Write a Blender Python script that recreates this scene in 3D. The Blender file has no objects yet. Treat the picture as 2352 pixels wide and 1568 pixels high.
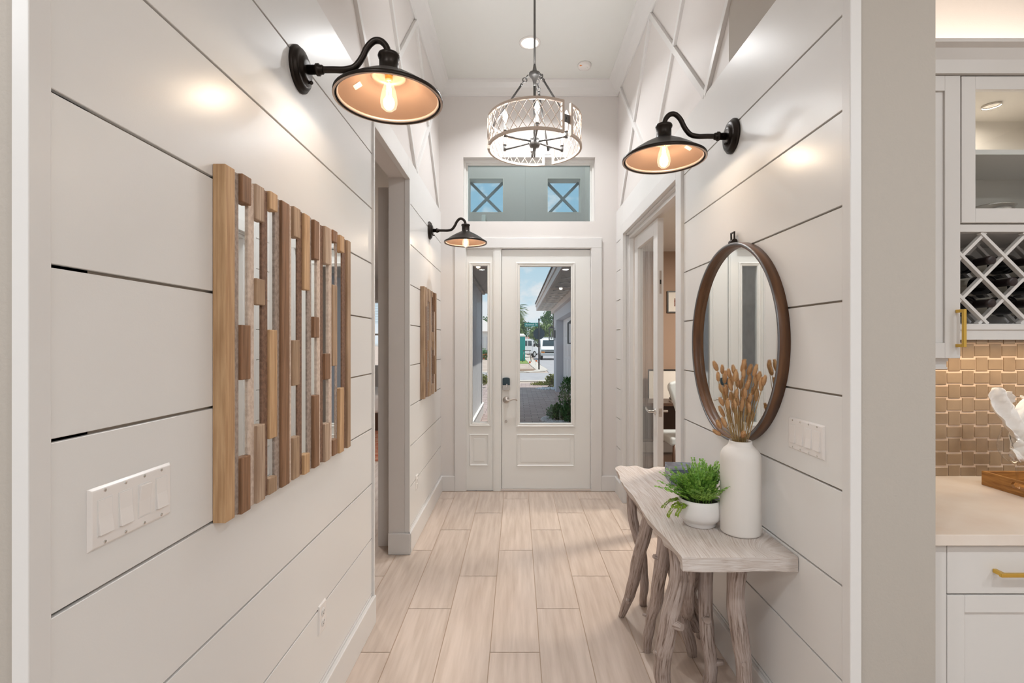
import bpy, bmesh, math, random
from mathutils import Vector, Matrix, Euler, noise
C = bpy.context.scene.collection
SC = bpy.context.scene
random.seed(7)
PI = math.pi

# ------------------------------------------------------------------ camera, world, sun, exposure
F, CX, CY, H = 1120.0, 1189.0, 787.0, 1.507     # focal length in pixels, vanishing point, eye height
cam_d = bpy.data.cameras.new('camera'); cam = bpy.data.objects.new('camera', cam_d); C.objects.link(cam)
cam.location = (0, 0, H); cam.rotation_euler = (PI/2, 0, 0)
cam_d.sensor_width = 36; cam_d.lens = 36*F/2352
cam_d.shift_x = -(CX-1176)/2352; cam_d.shift_y = (CY-784)/2352
cam_d.clip_start = 0.05; cam_d.clip_end = 600
SC.camera = cam
SC.view_settings.view_transform = 'Standard'
SC.view_settings.look = 'None'
SC.view_settings.gamma = 1
SC.view_settings.exposure = 0.5
SC.cycles.use_denoising = True
SC.cycles.max_bounces = 10; SC.cycles.diffuse_bounces = 6; SC.cycles.transparent_max_bounces = 16
SC.cycles.sample_clamp_indirect = 6

W = bpy.data.worlds.new('sky'); SC.world = W; W.use_nodes = True
nt = W.node_tree; nt.nodes.clear()
def wn(t, **k):
    n = nt.nodes.new(t)
    for a, b in k.items(): setattr(n, a, b)
    return n
tc = wn('ShaderNodeTexCoord'); sep = wn('ShaderNodeSeparateXYZ'); nt.links.new(tc.outputs['Generated'], sep.inputs[0])
grad = wn('ShaderNodeValToRGB'); nt.links.new(sep.outputs['Z'], grad.inputs[0])
els = grad.color_ramp.elements
els[0].position = 0.0; els[0].color = (0.50, 0.47, 0.43, 1)
els[1].position = 1.0; els[1].color = (.18, .36, .56, 1)
for p, c in ((0.499, (0.50, .47, .43, 1)), (0.5, (.66, .76, .82, 1)), (0.62, (.34, .55, .69, 1))):
    e = els.new(p); e.color = c
mp = wn('ShaderNodeMath', operation='MULTIPLY_ADD'); mp.inputs[1].default_value = .5; mp.inputs[2].default_value = .5
nt.links.new(sep.outputs['Z'], mp.inputs[0]); nt.links.new(mp.outputs[0], grad.inputs[0])
scl = wn('ShaderNodeMapping'); scl.inputs['Scale'].default_value = (1, 1, 1.7); scl.inputs['Location'].default_value = (.35, 0, .12)
nt.links.new(tc.outputs['Generated'], scl.inputs[0])
nz = wn('ShaderNodeTexNoise'); nz.inputs['Scale'].default_value = 11; nz.inputs['Detail'].default_value = 8; nz.inputs['Roughness'].default_value = .55
nt.links.new(scl.outputs[0], nz.inputs['Vector'])
cr = wn('ShaderNodeValToRGB'); cr.color_ramp.elements[0].position = .47; cr.color_ramp.elements[1].position = .58
nt.links.new(nz.outputs['Fac'], cr.inputs[0])
up = wn('ShaderNodeMath', operation='GREATER_THAN'); up.inputs[1].default_value = 0
nt.links.new(sep.outputs['Z'], up.inputs[0])
mm = wn('ShaderNodeMath', operation='MULTIPLY'); nt.links.new(cr.outputs[0], mm.inputs[0]); nt.links.new(up.outputs[0], mm.inputs[1])
mx = wn('ShaderNodeMix', data_type='RGBA'); mx.inputs[7].default_value = (.74, .76, .79, 1)
nt.links.new(mm.outputs[0], mx.inputs[0]); nt.links.new(grad.outputs[0], mx.inputs[6])
bg = wn('ShaderNodeBackground'); bg.inputs[1].default_value = 0.80
nt.links.new(mx.outputs[2], bg.inputs[0]); wo = wn('ShaderNodeOutputWorld'); nt.links.new(bg.outputs[0], wo.inputs[0])

sun_d = bpy.data.lights.new('sun', 'SUN'); sun_d.energy = 2.6; sun_d.angle = .01; sun_d.color = (1, .95, .88)
sun = bpy.data.objects.new('sun', sun_d); C.objects.link(sun)
sun.rotation_euler = Vector((-.282, .02, -.959)).to_track_quat('-Z', 'Y').to_euler()

def lamp(name, kind, loc, energy, color=(1, .9, .8), size=.1, target=None, parent=None, size_y=None):
    d = bpy.data.lights.new(name, kind); d.energy = energy; d.color = color
    if kind == 'AREA':
        d.size = size
        if size_y: d.shape = 'RECTANGLE'; d.size_y = size_y
        else: d.shape = 'DISK'
    else: d.shadow_soft_size = size
    o = bpy.data.objects.new(name, d); C.objects.link(o); o.location = loc
    if target is not None: o.rotation_euler = (Vector(target)-Vector(loc)).to_track_quat('-Z', 'Y').to_euler()
    if parent: o.parent = parent
    return o

E_GREAT_FILL = 16; E_SCONCE = 2.3; E_BULB = 4.6; E_CAN = 17; E_BED_FILL = 35; E_OFFICE_FILL = 75; E_UNDER = 3.0; E_PORCH_FILL = 9; E_OVER = 5.0

# ------------------------------------------------------------------ materials
def mat(name, col, rough=.5, metal=0, spec=.5, noise_amt=0, noise_scale=8, stretch=(1, 1, 1), col2=None, bump=0, bump_scale=80,
        emit=None, estr=0, coat=0, coords='Object', detail=4, ramp=(.35, .65), attr=None, sheen=0):
    m = bpy.data.materials.new(name); m.use_nodes = True
    t = m.node_tree; b = t.nodes['Principled BSDF']
    c4 = tuple(col)+(1,)
    b.inputs['Base Color'].default_value = c4; b.inputs['Roughness'].default_value = rough
    b.inputs['Metallic'].default_value = metal; b.inputs['Specular IOR Level'].default_value = spec
    b.inputs['Coat Weight'].default_value = coat
    if emit: b.inputs['Emission Color'].default_value = tuple(emit)+(1,); b.inputs['Emission Strength'].default_value = estr
    def vec(s):
        tcn = t.nodes.new('ShaderNodeTexCoord'); mpn = t.nodes.new('ShaderNodeMapping')
        t.links.new(tcn.outputs[coords], mpn.inputs[0]); mpn.inputs['Scale'].default_value = s
        return mpn.outputs[0]
    if col2:
        n = t.nodes.new('ShaderNodeTexNoise'); n.inputs['Scale'].default_value = noise_scale; n.inputs['Detail'].default_value = detail
        v = vec(stretch)
        if attr:
            a = t.nodes.new('ShaderNodeAttribute'); a.attribute_name = attr
            ad = t.nodes.new('ShaderNodeVectorMath'); ad.operation = 'MULTIPLY_ADD'; ad.inputs[1].default_value = (37, 53, 71)
            t.links.new(a.outputs['Color'], ad.inputs[0]); t.links.new(v, ad.inputs[2]); v = ad.outputs[0]
        t.links.new(v, n.inputs['Vector'])
        r = t.nodes.new('ShaderNodeValToRGB'); r.color_ramp.elements[0].position = ramp[0]; r.color_ramp.elements[1].position = ramp[1]
        r.color_ramp.elements[0].color = c4; r.color_ramp.elements[1].color = tuple(col2)+(1,)
        t.links.new(n.outputs['Fac'], r.inputs[0]); out = r.outputs[0]
        if attr:
            hs = t.nodes.new('ShaderNodeHueSaturation'); mr = t.nodes.new('ShaderNodeMapRange')
            mr.inputs['To Min'].default_value = .88; mr.inputs['To Max'].default_value = 1.1
            t.links.new(a.outputs['Fac'], mr.inputs[0]); t.links.new(mr.outputs[0], hs.inputs['Value']); t.links.new(out, hs.inputs['Color']); out = hs.outputs[0]
        t.links.new(out, b.inputs['Base Color'])
    if bump:
        n2 = t.nodes.new('ShaderNodeTexNoise'); n2.inputs['Scale'].default_value = bump_scale; n2.inputs['Detail'].default_value = 3
        t.links.new(vec(stretch), n2.inputs['Vector'])
        bp = t.nodes.new('ShaderNodeBump'); bp.inputs['Strength'].default_value = bump; bp.inputs['Distance'].default_value = .002
        t.links.new(n2.outputs['Fac'], bp.inputs['Height']); t.links.new(bp.outputs[0], b.inputs['Normal'])
    return m

def glass_mat(name, tint=(1, 1, 1), ior=1.45, rough=0.0, boost=1.0, glow=None):
    m = bpy.data.materials.new(name); m.use_nodes = True; t = m.node_tree; t.nodes.clear()
    o = t.nodes.new('ShaderNodeOutputMaterial'); tr = t.nodes.new('ShaderNodeBsdfTransparent'); tr.inputs[0].default_value = tuple(tint)+(1,)
    g = t.nodes.new('ShaderNodeBsdfGlossy'); g.inputs['Roughness'].default_value = rough
    fr = t.nodes.new('ShaderNodeFresnel'); ge = t.nodes.new('ShaderNodeNewGeometry'); mr_ = t.nodes.new('ShaderNodeMapRange')
    mr_.inputs['To Min'].default_value = ior; mr_.inputs['To Max'].default_value = 1/ior; t.links.new(ge.outputs['Backfacing'], mr_.inputs[0]); t.links.new(mr_.outputs[0], fr.inputs[0])
    mu = t.nodes.new('ShaderNodeMath'); mu.operation = 'MULTIPLY'; mu.inputs[1].default_value = boost; mu.use_clamp = True
    t.links.new(fr.outputs[0], mu.inputs[0])
    mxx = t.nodes.new('ShaderNodeMixShader'); t.links.new(mu.outputs[0], mxx.inputs[0]); t.links.new(tr.outputs[0], mxx.inputs[1]); t.links.new(g.outputs[0], mxx.inputs[2])
    out = mxx.outputs[0]
    if glow:
        em = t.nodes.new('ShaderNodeEmission'); em.inputs[0].default_value = glow[0]+(1,); em.inputs[1].default_value = glow[1]
        ad = t.nodes.new('ShaderNodeAddShader'); t.links.new(out, ad.inputs[0]); t.links.new(em.outputs[0], ad.inputs[1]); out = ad.outputs[0]
    t.links.new(out, o.inputs[0]); return m

M = {}
M['shiplap'] = mat('white_shiplap_paint', (.75, .74, .725), .29, bump=.06, bump_scale=260)
M['trim'] = mat('white_trim_paint', (.72, .705, .69), .32)
M['wall'] = mat('warm_white_wall_paint', (.70, .665, .64), .6, bump=.12, bump_scale=180)
M['upperwall'] = mat('upper_wall_paint', (.71, .67, .645), .45)
M['beige'] = mat('beige_wall_paint', (.45, .41, .365), .75, bump=.35, bump_scale=140)
M['ceiling'] = mat('ceiling_paint', (.74, .74, .71), .8)
M['door'] = mat('front_door_paint', (.76, .755, .73), .35)
M['groove'] = mat('shiplap_shaded_backing', (.40, .34, .28), .8)  # shade inside the grooves is put into this darker backing colour
M['floor'] = mat('oak_look_tile', (.64, .53, .455), .25, col2=(.50, .40, .33), noise_scale=3.0, stretch=(11, .8, 1), detail=9, ramp=(.34, .74), attr='plank', bump=.05, bump_scale=12)
M['grout'] = mat('floor_grout', (.42, .31, .23), .8)
M['bronze'] = mat('dark_bronze_metal', (.030, .023, .019), .36, metal=.75)
M['copper'] = mat('shade_inside_copper', (.33, .205, .14), .4, metal=.5)
M['rimlight'] = mat('shade_rim_inside', (.50, .40, .34), .4, metal=.3)
M['pewter'] = mat('aged_pewter_metal', (.16, .155, .15), .38, metal=.85)
M['nickel'] = mat('satin_nickel', (.52, .48, .45), .3, metal=.9)
M['chrome'] = mat('polished_nickel', (.75, .74, .72), .16, metal=1)
M['darkmetal'] = mat('dark_lock_plastic', (.022, .045, .06), .35)
M['brass'] = mat('brushed_brass', (.70, .45, .10), .3, metal=.9)
M['rattan'] = mat('pale_wood_wrap', (.60, .50, .42), .55, bump=.2, bump_scale=60)
M['white_plastic'] = mat('white_plastic', (.80, .765, .74), .25)
M['mirror'] = mat('mirror_silver', (.88, .90, .89), .015, metal=1)
M['glass'] = glass_mat('clear_glass', (.97, .985, .985), 1.45)
M['transom_glass'] = glass_mat('blue_grey_transom_glass', (.86, .93, .95), 1.5, boost=1.5)
M['bulbglass'] = glass_mat('bulb_glass', (1, .97, .93), 1.3)
M['litbulb'] = glass_mat('lit_bulb_glass', (1, .97, .93), 1.3, glow=((1, .82, .60), .22))
M['stemware'] = glass_mat('stemware_glass', (.97, .97, .96), 1.5)
M['filament'] = mat('glowing_filament', (1, .8, .5), .5, emit=(1, .80, .55), estr=40)
M['bulbglow'] = mat('lit_candle_bulb', (1, .95, .88), .3, emit=(1, .95, .88), estr=6)
M['canlight'] = mat('lit_lens', (1, .95, .85), .4, emit=(1, .93, .82), estr=7)
M['vase'] = mat('matte_white_ceramic', (.77, .73, .69), .62)
M['pot'] = mat('white_ceramic', (.80, .77, .75), .4)
M['soil'] = mat('dark_soil', (.03, .025, .015), .9)
M['leaf'] = mat('fern_leaf', (.30, .50, .09), .5, col2=(.11, .29, .035), noise_scale=25)
M['leaf2'] = mat('succulent_leaf', (.26, .36, .03), .5, col2=(.13, .22, .015), noise_scale=30)
M['stemgreen'] = mat('green_stem', (.10, .17, .04), .6)
M['bunny'] = mat('dried_tan_seed_head', (.60, .36, .17), .9, col2=(.72, .48, .26), noise_scale=14)
M['straw'] = mat('dry_straw', (.36, .24, .10), .8)
M['marble'] = mat('blue_grey_marble', (.10, .13, .18), .25, col2=(.36, .41, .47), noise_scale=6, stretch=(1, 1, 6), detail=9, ramp=(.45, .72))
M['mirrorframe'] = mat('walnut_mirror_frame', (.08, .034, .014), .38, col2=(.17, .075, .03), noise_scale=3, stretch=(12, 1.5, 1.5), detail=6)
M['mirroredge'] = mat('gunmetal_edge', (.20, .20, .21), .35, metal=.7)
M['cabinet'] = mat('white_cabinet_lacquer', (.66, .635, .61), .35)
M['cabin'] = mat('cabinet_inside', (.66, .62, .56), .5)
M['counter'] = mat('pale_quartz', (.76, .69, .62), .22, col2=(.70, .60, .52), noise_scale=7, detail=8, ramp=(.3, .7))
M['tile'] = mat('tan_glazed_tile', (.31, .225, .145), .22, col2=(.24, .17, .11), noise_scale=9, attr='plank', ramp=(.3, .7))
M['tilegrout'] = mat('pale_grout', (.62, .48, .37), .8)
M['tray'] = mat('acacia_wood', (.42, .20, .05), .45, col2=(.26, .105, .022), noise_scale=5, stretch=(3, 3, 22), detail=6)
M['napkin'] = mat('cream_cloth', (.84, .80, .76), .8)
M['bottle'] = mat('dark_bottle_glass', (.006, .005, .005), .12)
M['foil'] = mat('bottle_foil', (.016, .007, .007), .4)
M['label'] = mat('bottle_paper', (.55, .50, .42), .7)
M['steel'] = mat('brushed_steel', (.62, .58, .53), .2, metal=1)
M['officewall'] = mat('taupe_office_paint', (.36, .255, .19), .7)
M['darkfloor'] = mat('dark_office_floor', (.10, .06, .04), .45)
M['darkwood'] = mat('dark_desk_wood', (.07, .035, .02), .4)
M['black'] = mat('black_frame', (.012, .012, .012), .4)
M['paper'] = mat('white_mat_board', (.75, .74, .70), .8)
M['artred'] = mat('red_brown_print', (.25, .10, .08), .7, col2=(.45, .40, .35), noise_scale=30)
M['chair'] = mat('pale_blue_leather', (.58, .66, .70), .45)
M['bedding'] = mat('white_bedding', (.8, .79, .77), .9)
M['rug'] = mat('rust_rug', (.36, .07, .03), .95, col2=(.5, .3, .2), noise_scale=9)
M['blind'] = mat('white_blind', (.82, .82, .8), .6)
M['stucco'] = mat('grey_stucco', (.74, .74, .75), .9, bump=.5, bump_scale=40, col2=(.82, .82, .83), noise_scale=12)
M['porchstucco'] = mat('porch_stucco', (.72, .725, .73), .9, bump=.6, bump_scale=60)
M['barpaint'] = mat('blue_grey_bar_paint', (.26, .32, .36), .7)
M['whitestucco'] = mat('white_stucco', (.80, .80, .78), .9, bump=.8, bump_scale=60)
M['garagewall'] = mat('pale_grey_siding', (.52, .53, .58), .8, bump=.4, bump_scale=60)
M['garagedoor'] = mat('garage_door_paint', (.66, .64, .65), .6)
M['fascia'] = mat('fascia_paint', (.62, .56, .53), .6)
M['soffit'] = mat('soffit_paint', (.52, .50, .46), .7)
M['rooftile'] = mat('dark_roof_tile', (.10, .085, .08), .8)
M['asphalt'] = mat('asphalt', (.36, .345, .36), .9, col2=(.42, .40, .41), noise_scale=3)
M['concrete'] = mat('concrete', (.60, .54, .48), .9, col2=(.52, .47, .42), noise_scale=4)
M['dirt'] = mat('sandy_ground', (.52, .42, .36), .95, col2=(.44, .34, .28), noise_scale=1.5)
M['mulch'] = mat('bark_mulch', (.20, .12, .08), .95, col2=(.34, .24, .17), noise_scale=12)
M['grass'] = mat('lawn_green', (.16, .25, .05), .95, col2=(.24, .32, .08), noise_scale=6)
M['rocks'] = mat('white_rock', (.66, .68, .72), .85)
M['bush'] = mat('dark_shrub_leaf', (.025, .12, .03), .5, col2=(.07, .24, .05), noise_scale=14)
M['ylw'] = mat('yellow_green_leaf', (.30, .30, .05), .6, col2=(.16, .2, .04), noise_scale=10)
M['tree'] = mat('tree_leaf', (.06, .13, .03), .7, col2=(.12, .20, .05), noise_scale=1.5)
M['tree2'] = mat('light_tree_leaf', (.16, .24, .06), .7, col2=(.24, .30, .10), noise_scale=1.5)
M['bark'] = mat('tree_bark', (.16, .12, .09), .9)
M['signgreen'] = mat('street_sign_green', (.005, .24, .20), .5)
M['signback'] = mat('sign_back', (.006, .022, .04), .5)
M['signpost'] = mat('black_sign_pole', (.01, .01, .012), .5)
M['signtext'] = mat('white_sign_text', (.8, .85, .85), .5)
M['van'] = mat('white_van_paint', (.82, .82, .82), .25)
M['vanglass'] = mat('van_window', (.03, .05, .06), .08)
M['rubber'] = mat('tyre_rubber', (.02, .02, .02), .8)
M['amber'] = mat('amber_lens', (.75, .22, .02), .3)
M['lens'] = mat('headlight_lens', (.32, .36, .38), .15)
M['bumper'] = mat('chrome_bumper', (.62, .62, .62), .3, metal=.4)
M['teal'] = mat('teal_plastic', (.005, .33, .30), .5)
M['orange'] = mat('orange_beacon', (.8, .15, .03), .5)
M['housewhite'] = mat('white_house_paint', (.75, .75, .74), .8)
M['lanternglass'] = glass_mat('lantern_glass', (.95, .95, .95), 1.4)
M['sticker'] = mat('shade_sticker', (.55, .42, .33), .7)

def paver_mat():
    m = bpy.data.materials.new('clay_pavers'); m.use_nodes = True; t = m.node_tree; b = t.nodes['Principled BSDF']; b.inputs['Roughness'].default_value = .85
    tcn = t.nodes.new('ShaderNodeTexCoord'); br = t.nodes.new('ShaderNodeTexBrick')
    br.inputs['Color1'].default_value = (.36, .27, .25, 1); br.inputs['Color2'].default_value = (.47, .37, .34, 1); br.inputs['Mortar'].default_value = (.12, .10, .10, 1)
    br.inputs['Scale'].default_value = 1; br.inputs['Brick Width'].default_value = .30; br.inputs['Row Height'].default_value = .2; br.inputs['Mortar Size'].default_value = .006
    t.links.new(tcn.outputs['Object'], br.inputs['Vector']); t.links.new(br.outputs['Color'], b.inputs['Base Color']); return m
M['paver'] = paver_mat()

def drift_mat(name, c1, c2, c3, s=(1, 60, 1), sc=1.0):
    m = bpy.data.materials.new(name); m.use_nodes = True; t = m.node_tree; b = t.nodes['Principled BSDF']; b.inputs['Roughness'].default_value = .75
    uv = t.nodes.new('ShaderNodeTexCoord'); mpn = t.nodes.new('ShaderNodeMapping'); mpn.inputs['Scale'].default_value = s; t.links.new(uv.outputs['UV'], mpn.inputs[0])
    n = t.nodes.new('ShaderNodeTexNoise'); n.inputs['Scale'].default_value = sc; n.inputs['Detail'].default_value = 8; n.inputs['Roughness'].default_value = .65; n.inputs['Distortion'].default_value = .6
    t.links.new(mpn.outputs[0], n.inputs['Vector'])
    r = t.nodes.new('ShaderNodeValToRGB'); e = r.color_ramp.elements; e[0].position = .36; e[0].color = c1+(1,); e[1].position = .62; e[1].color = c3+(1,); k = e.new(.46); k.color = c2+(1,)
    t.links.new(n.outputs['Fac'], r.inputs[0]); t.links.new(r.outputs[0], b.inputs['Base Color'])
    bp = t.nodes.new('ShaderNodeBump'); bp.inputs['Strength'].default_value = .5; bp.inputs['Distance'].default_value = .003
    t.links.new(n.outputs['Fac'], bp.inputs['Height']); t.links.new(bp.outputs[0], b.inputs['Normal']); return m
M['drift'] = drift_mat('driftwood', (.17, .115, .09), (.37, .29, .25), (.50, .42, .385), (9, 5, 1), 1.6)
M['slab'] = drift_mat('whitewashed_slab', (.44, .36, .315), (.57, .50, .455), (.67, .62, .59), (10, 1.0, 1), 5.0)

def plank_mat(name, c1, c2, rough_bump=.3, stretch=(30, 30, 1.6)):
    return mat(name, c1, .65, col2=c2, noise_scale=3.5, stretch=stretch, detail=7, ramp=(.36, .66), bump=rough_bump, bump_scale=10)
M['p_honey'] = plank_mat('honey_pine', (.60, .39, .215), (.42, .245, .12))
M['p_brown'] = plank_mat('brown_plank', (.30, .16, .085), (.17, .085, .04))
M['p_dark'] = plank_mat('rough_dark_plank', (.24, .135, .085), (.15, .08, .05), .8, (25, 25, 25))
M['p_grey'] = plank_mat('grey_rough_plank', (.40, .32, .27), (.27, .21, .175), .9, (25, 25, 25))
M['p_white'] = plank_mat('whitewashed_plank', (.68, .56, .47), (.54, .42, .34), .7, (25, 25, 25))
M['p_tan'] = plank_mat('tan_plank', (.45, .31, .20), (.29, .185, .11))
M['p_grain'] = plank_mat('ridged_plank', (.33, .22, .15), (.52, .39, .28))

# ------------------------------------------------------------------ mesh helpers
class MB:
    def __init__(s): s.bm = bmesh.new(); s.uv = None
    def box(s, x0, x1, y0, y1, z0, z1):
        v = [s.bm.verts.new(p) for p in ((x0,y0,z0),(x1,y0,z0),(x1,y1,z0),(x0,y1,z0),(x0,y0,z1),(x1,y0,z1),(x1,y1,z1),(x0,y1,z1))]
        out = []
        for f in ((3,2,1,0),(4,5,6,7),(0,1,5,4),(1,2,6,5),(2,3,7,6),(3,0,4,7)):
            out.append(s.bm.faces.new([v[i] for i in f]))
        return out
    def hexa(s, pts):
        v = [s.bm.verts.new(p) for p in pts]
        for f in ((3,2,1,0),(4,5,6,7),(0,1,5,4),(1,2,6,5),(2,3,7,6),(3,0,4,7)): s.bm.faces.new([v[i] for i in f])
    def poly(s, pts): return s.bm.faces.new([s.bm.verts.new(p) for p in pts])
    def prism(s, pts, d):
        d = Vector(d); a = [s.bm.verts.new(p) for p in pts]; b = [s.bm.verts.new(Vector(p)+d) for p in pts]; n = len(a)
        s.bm.faces.new(a[::-1]); s.bm.faces.new(b)
        for i in range(n): s.bm.faces.new((a[i], a[(i+1) % n], b[(i+1) % n], b[i]))
    def bar(s, p0, p1, w, t, up=(0, 0, 1)):
        p0, p1, up = Vector(p0), Vector(p1), Vector(up); d = (p1-p0).normalized(); a = d.cross(up).normalized()*w/2; b = a.cross(d).normalized()*t/2
        s.hexa([p0-a-b, p0+a-b, p0+a+b, p0-a+b, p1-a-b, p1+a-b, p1+a+b, p1-a+b])
    def tube(s, pts, r, n=12, cap=True, wob=0, seed=0, twist=0):
        pts = [Vector(p) for p in pts]; rr = r if isinstance(r, (list, tuple)) else [r]*len(pts)
        if s.uv is None: s.uv = s.bm.loops.layers.uv.new('UVMap')
        rings = []; prev = None; L = 0; us = []
        for i, p in enumerate(pts):
            t = (pts[min(i+1, len(pts)-1)]-pts[max(i-1, 0)]).normalized()
            if prev is None:
                a = t.cross(Vector((0, 0, 1)) if abs(t.z) < .9 else Vector((1, 0, 0))).normalized()
            else:
                a = (prev-t*prev.dot(t)).normalized()
            prev = a; b = t.cross(a)
            if i: L += (p-pts[i-1]).length
            us.append(L); ring = []
            for k in range(n):
                an = 2*PI*k/n; q = rr[i]
                if wob: q *= 1+wob*noise.noise(Vector((math.cos(an)*1.3+seed*7, math.sin(an)*1.3, L*9+seed*3)))
                ring.append(s.bm.verts.new(p+(a*math.cos(an)+b*math.sin(an))*q))
            rings.append(ring)
        for i in range(len(rings)-1):
            for k in range(n):
                f = s.bm.faces.new((rings[i][k], rings[i][(k+1) % n], rings[i+1][(k+1) % n], rings[i+1][k])); f.smooth = True
                for lp, (uu, vv) in zip(f.loops, ((k, us[i]), (k+1, us[i]), (k+1, us[i+1]), (k, us[i+1]))):
                    lp[s.uv].uv = (abs(uu/n-.5)*2+seed*3, vv+seed)
        if cap: s.bm.faces.new(rings[0][::-1]); s.bm.faces.new(rings[-1])
    def lathe(s, prof, n=32, origin=(0, 0, 0), axis='Z', closed=False, cap=True):
        o = Vector(origin); rings = []
        for r, h in prof:
            ring = []
            for k in range(n):
                a = 2*PI*k/n; c, sn = r*math.cos(a), r*math.sin(a)
                v = Vector((c, sn, h)) if axis == 'Z' else (Vector((h, c, sn)) if axis == 'X' else Vector((sn, h, c)))
                ring.append(s.bm.verts.new(o+v))
            rings.append(ring)
        m = len(rings)
        for i in range(m if closed else m-1):
            A, B = rings[i], rings[(i+1) % m]
            for k in range(n):
                f = s.bm.faces.new((A[k], A[(k+1) % n], B[(k+1) % n], B[k])); f.smooth = True
        if not closed and cap:
            if prof[0][0] > 1e-6: s.bm.faces.new(rings[0][::-1])
            if prof[-1][0] > 1e-6: s.bm.faces.new(rings[-1])
    def cyl(s, p0, p1, r, n=16): s.tube([p0, p1], r, n)
    def torus(s, c, R, r, a, b, n=24, m=8):
        c, a, b = Vector(c), Vector(a).normalized(), Vector(b).normalized(); nn = a.cross(b); rings = []
        for i in range(n):
            t = 2*PI*i/n; d = a*math.cos(t)+b*math.sin(t)
            rings.append([s.bm.verts.new(c+d*(R+r*math.cos(2*PI*j/m))+nn*r*math.sin(2*PI*j/m)) for j in range(m)])
        for i in range(n):
            for j in range(m):
                f = s.bm.faces.new((rings[i][j], rings[(i+1) % n][j], rings[(i+1) % n][(j+1) % m], rings[i][(j+1) % m])); f.smooth = True
    def ball(s, c, r, sub=2, sc=(1, 1, 1), rough=0, seed=0):
        g = bmesh.ops.create_icosphere(s.bm, subdivisions=sub, radius=1)
        for v in g['verts']:
            k = 1+rough*noise.noise(v.co*1.7+Vector((seed*5, seed, 0)))
            v.co = Vector((v.co.x*sc[0], v.co.y*sc[1], v.co.z*sc[2]))*r*k+Vector(c)
            for f in v.link_faces: f.smooth = True
    def build(s, name, m, parent=None, bevel=0, seg=2, fixn=True, loc=None):
        if fixn: bmesh.ops.recalc_face_normals(s.bm, faces=s.bm.faces)
        me = bpy.data.meshes.new(name); s.bm.to_mesh(me); s.bm.free()
        o = bpy.data.objects.new(name, me); C.objects.link(o); me.materials.append(M[m] if isinstance(m, str) else m)
        if bevel:
            md = o.modifiers.new('bevel', 'BEVEL'); md.width = bevel; md.segments = seg; md.limit_method = 'ANGLE'; md.angle_limit = .6
        if parent: o.parent = parent
        if loc: o.location = loc
        return o

def tag(o, label, cat, group=None, kind=None):
    o['label'] = label; o['category'] = cat
    if group: o['group'] = group
    if kind: o['kind'] = kind
    return o
def empty(name, loc=(0, 0, 0), rz=0):
    o = bpy.data.objects.new(name, None); C.objects.link(o); o.location = loc; o.rotation_euler = (0, 0, rz); o.empty_display_size = .05; return o
def struct(o, label, cat='structure', kind='structure'):
    o['kind'] = kind; o['label'] = label; o['category'] = cat; return o
def box1(name, m, a, parent=None, bevel=0):
    b = MB(); b.box(*a); return b.build(name, m, parent, bevel)
def copy_tree(o, parent=None):
    c = o.copy(); C.objects.link(c)
    if parent: c.parent = parent
    for ch in [k for k in SC.objects if k.parent == o]: copy_tree(ch, c)
    return c
def P(px, py, Y): return Vector(((px-CX)*Y/F, Y, H-(py-CY)*Y/F))   # a point of the place at depth Y
def spline(pts, k=6):
    pts = [Vector(p) for p in pts]; out = []
    for i in range(len(pts)-1):
        p0, p1, p2, p3 = pts[max(i-1, 0)], pts[i], pts[i+1], pts[min(i+2, len(pts)-1)]
        for j in range(k):
            t = j/k; out.append(.5*((2*p1)+(-p0+p2)*t+(2*p0-5*p1+4*p2-p3)*t*t+(-p0+3*p1-3*p2+p3)*t**3))
    out.append(pts[-1]); return out
def lerp_list(r, n):
    m = len(r)-1; out = []
    for i in range(n):
        t = i/(n-1)*m; k = min(int(t), m-1); out.append(r[k]*(1-(t-k))+r[k+1]*(t-k))
    return out

XL, XR, D = -.782, 1.005, 4.965       # faces of the left and right walls, depth of the front wall
ZC = 4.14; ZS = 2.84                  # ceiling, top of the shiplap
GR = [.164+.2945*k for k in range(9)]
def YL(px, n=0): return F*(-XL-n)/(CX-px)
def YR(px, n=0): return F*(XR-n)/(px-CX)

# ------------------------------------------------------------------ floor
def planks():
    b = MB(); col = b.bm.loops.layers.float_color.new('plank'); w = .2425; L = 1.167; g = .0022; x00 = -.135
    def region(xa, xb, ya, yb):
        i0 = math.floor((xa-x00)/w); i1 = math.ceil((xb-x00)/w)
        for i in range(i0, i1):
            a, c = x00+i*w, x00+(i+1)*w; off = 2.375+.389*(i % 3)
            j0 = math.floor((ya-off)/L); j1 = math.ceil((yb-off)/L)
            for j in range(j0, j1):
                p, q = off+j*L, off+(j+1)*L
                u0, u1, v0, v1 = max(a+g, xa), min(c-g, xb), max(p+g, ya), min(q-g, yb)
                if u1-u0 < .01 or v1-v0 < .01: continue
                f = b.poly([(u0, v0, 0), (u1, v0, 0), (u1, v1, 0), (u0, v1, 0)])
                rnd = random.Random(i*131+j*17); r = (rnd.random(), rnd.random(), rnd.random(), 1)
                for lp in f.loops: lp[col] = r
    region(-4.3, 4.3, -5, 2.3); region(-4.3, 1.13, 2.3, 4.93); region(-4.3, -.9, 4.93, 10.76)
    return b.build('floor', 'floor')
fl = struct(planks(), 'pale oak-look plank floor tiles running down the hallway', 'floor')
b = MB(); b.box(-4.3, 4.3, -5, 2.3, -.06, -.0015); b.box(-4.3, 1.13, 2.3, 4.96, -.06, -.0015); b.box(-4.3, -.9, 4.96, 10.76, -.06, -.0015)
o = b.build('grout_bed', 'grout'); o.parent = fl

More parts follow.
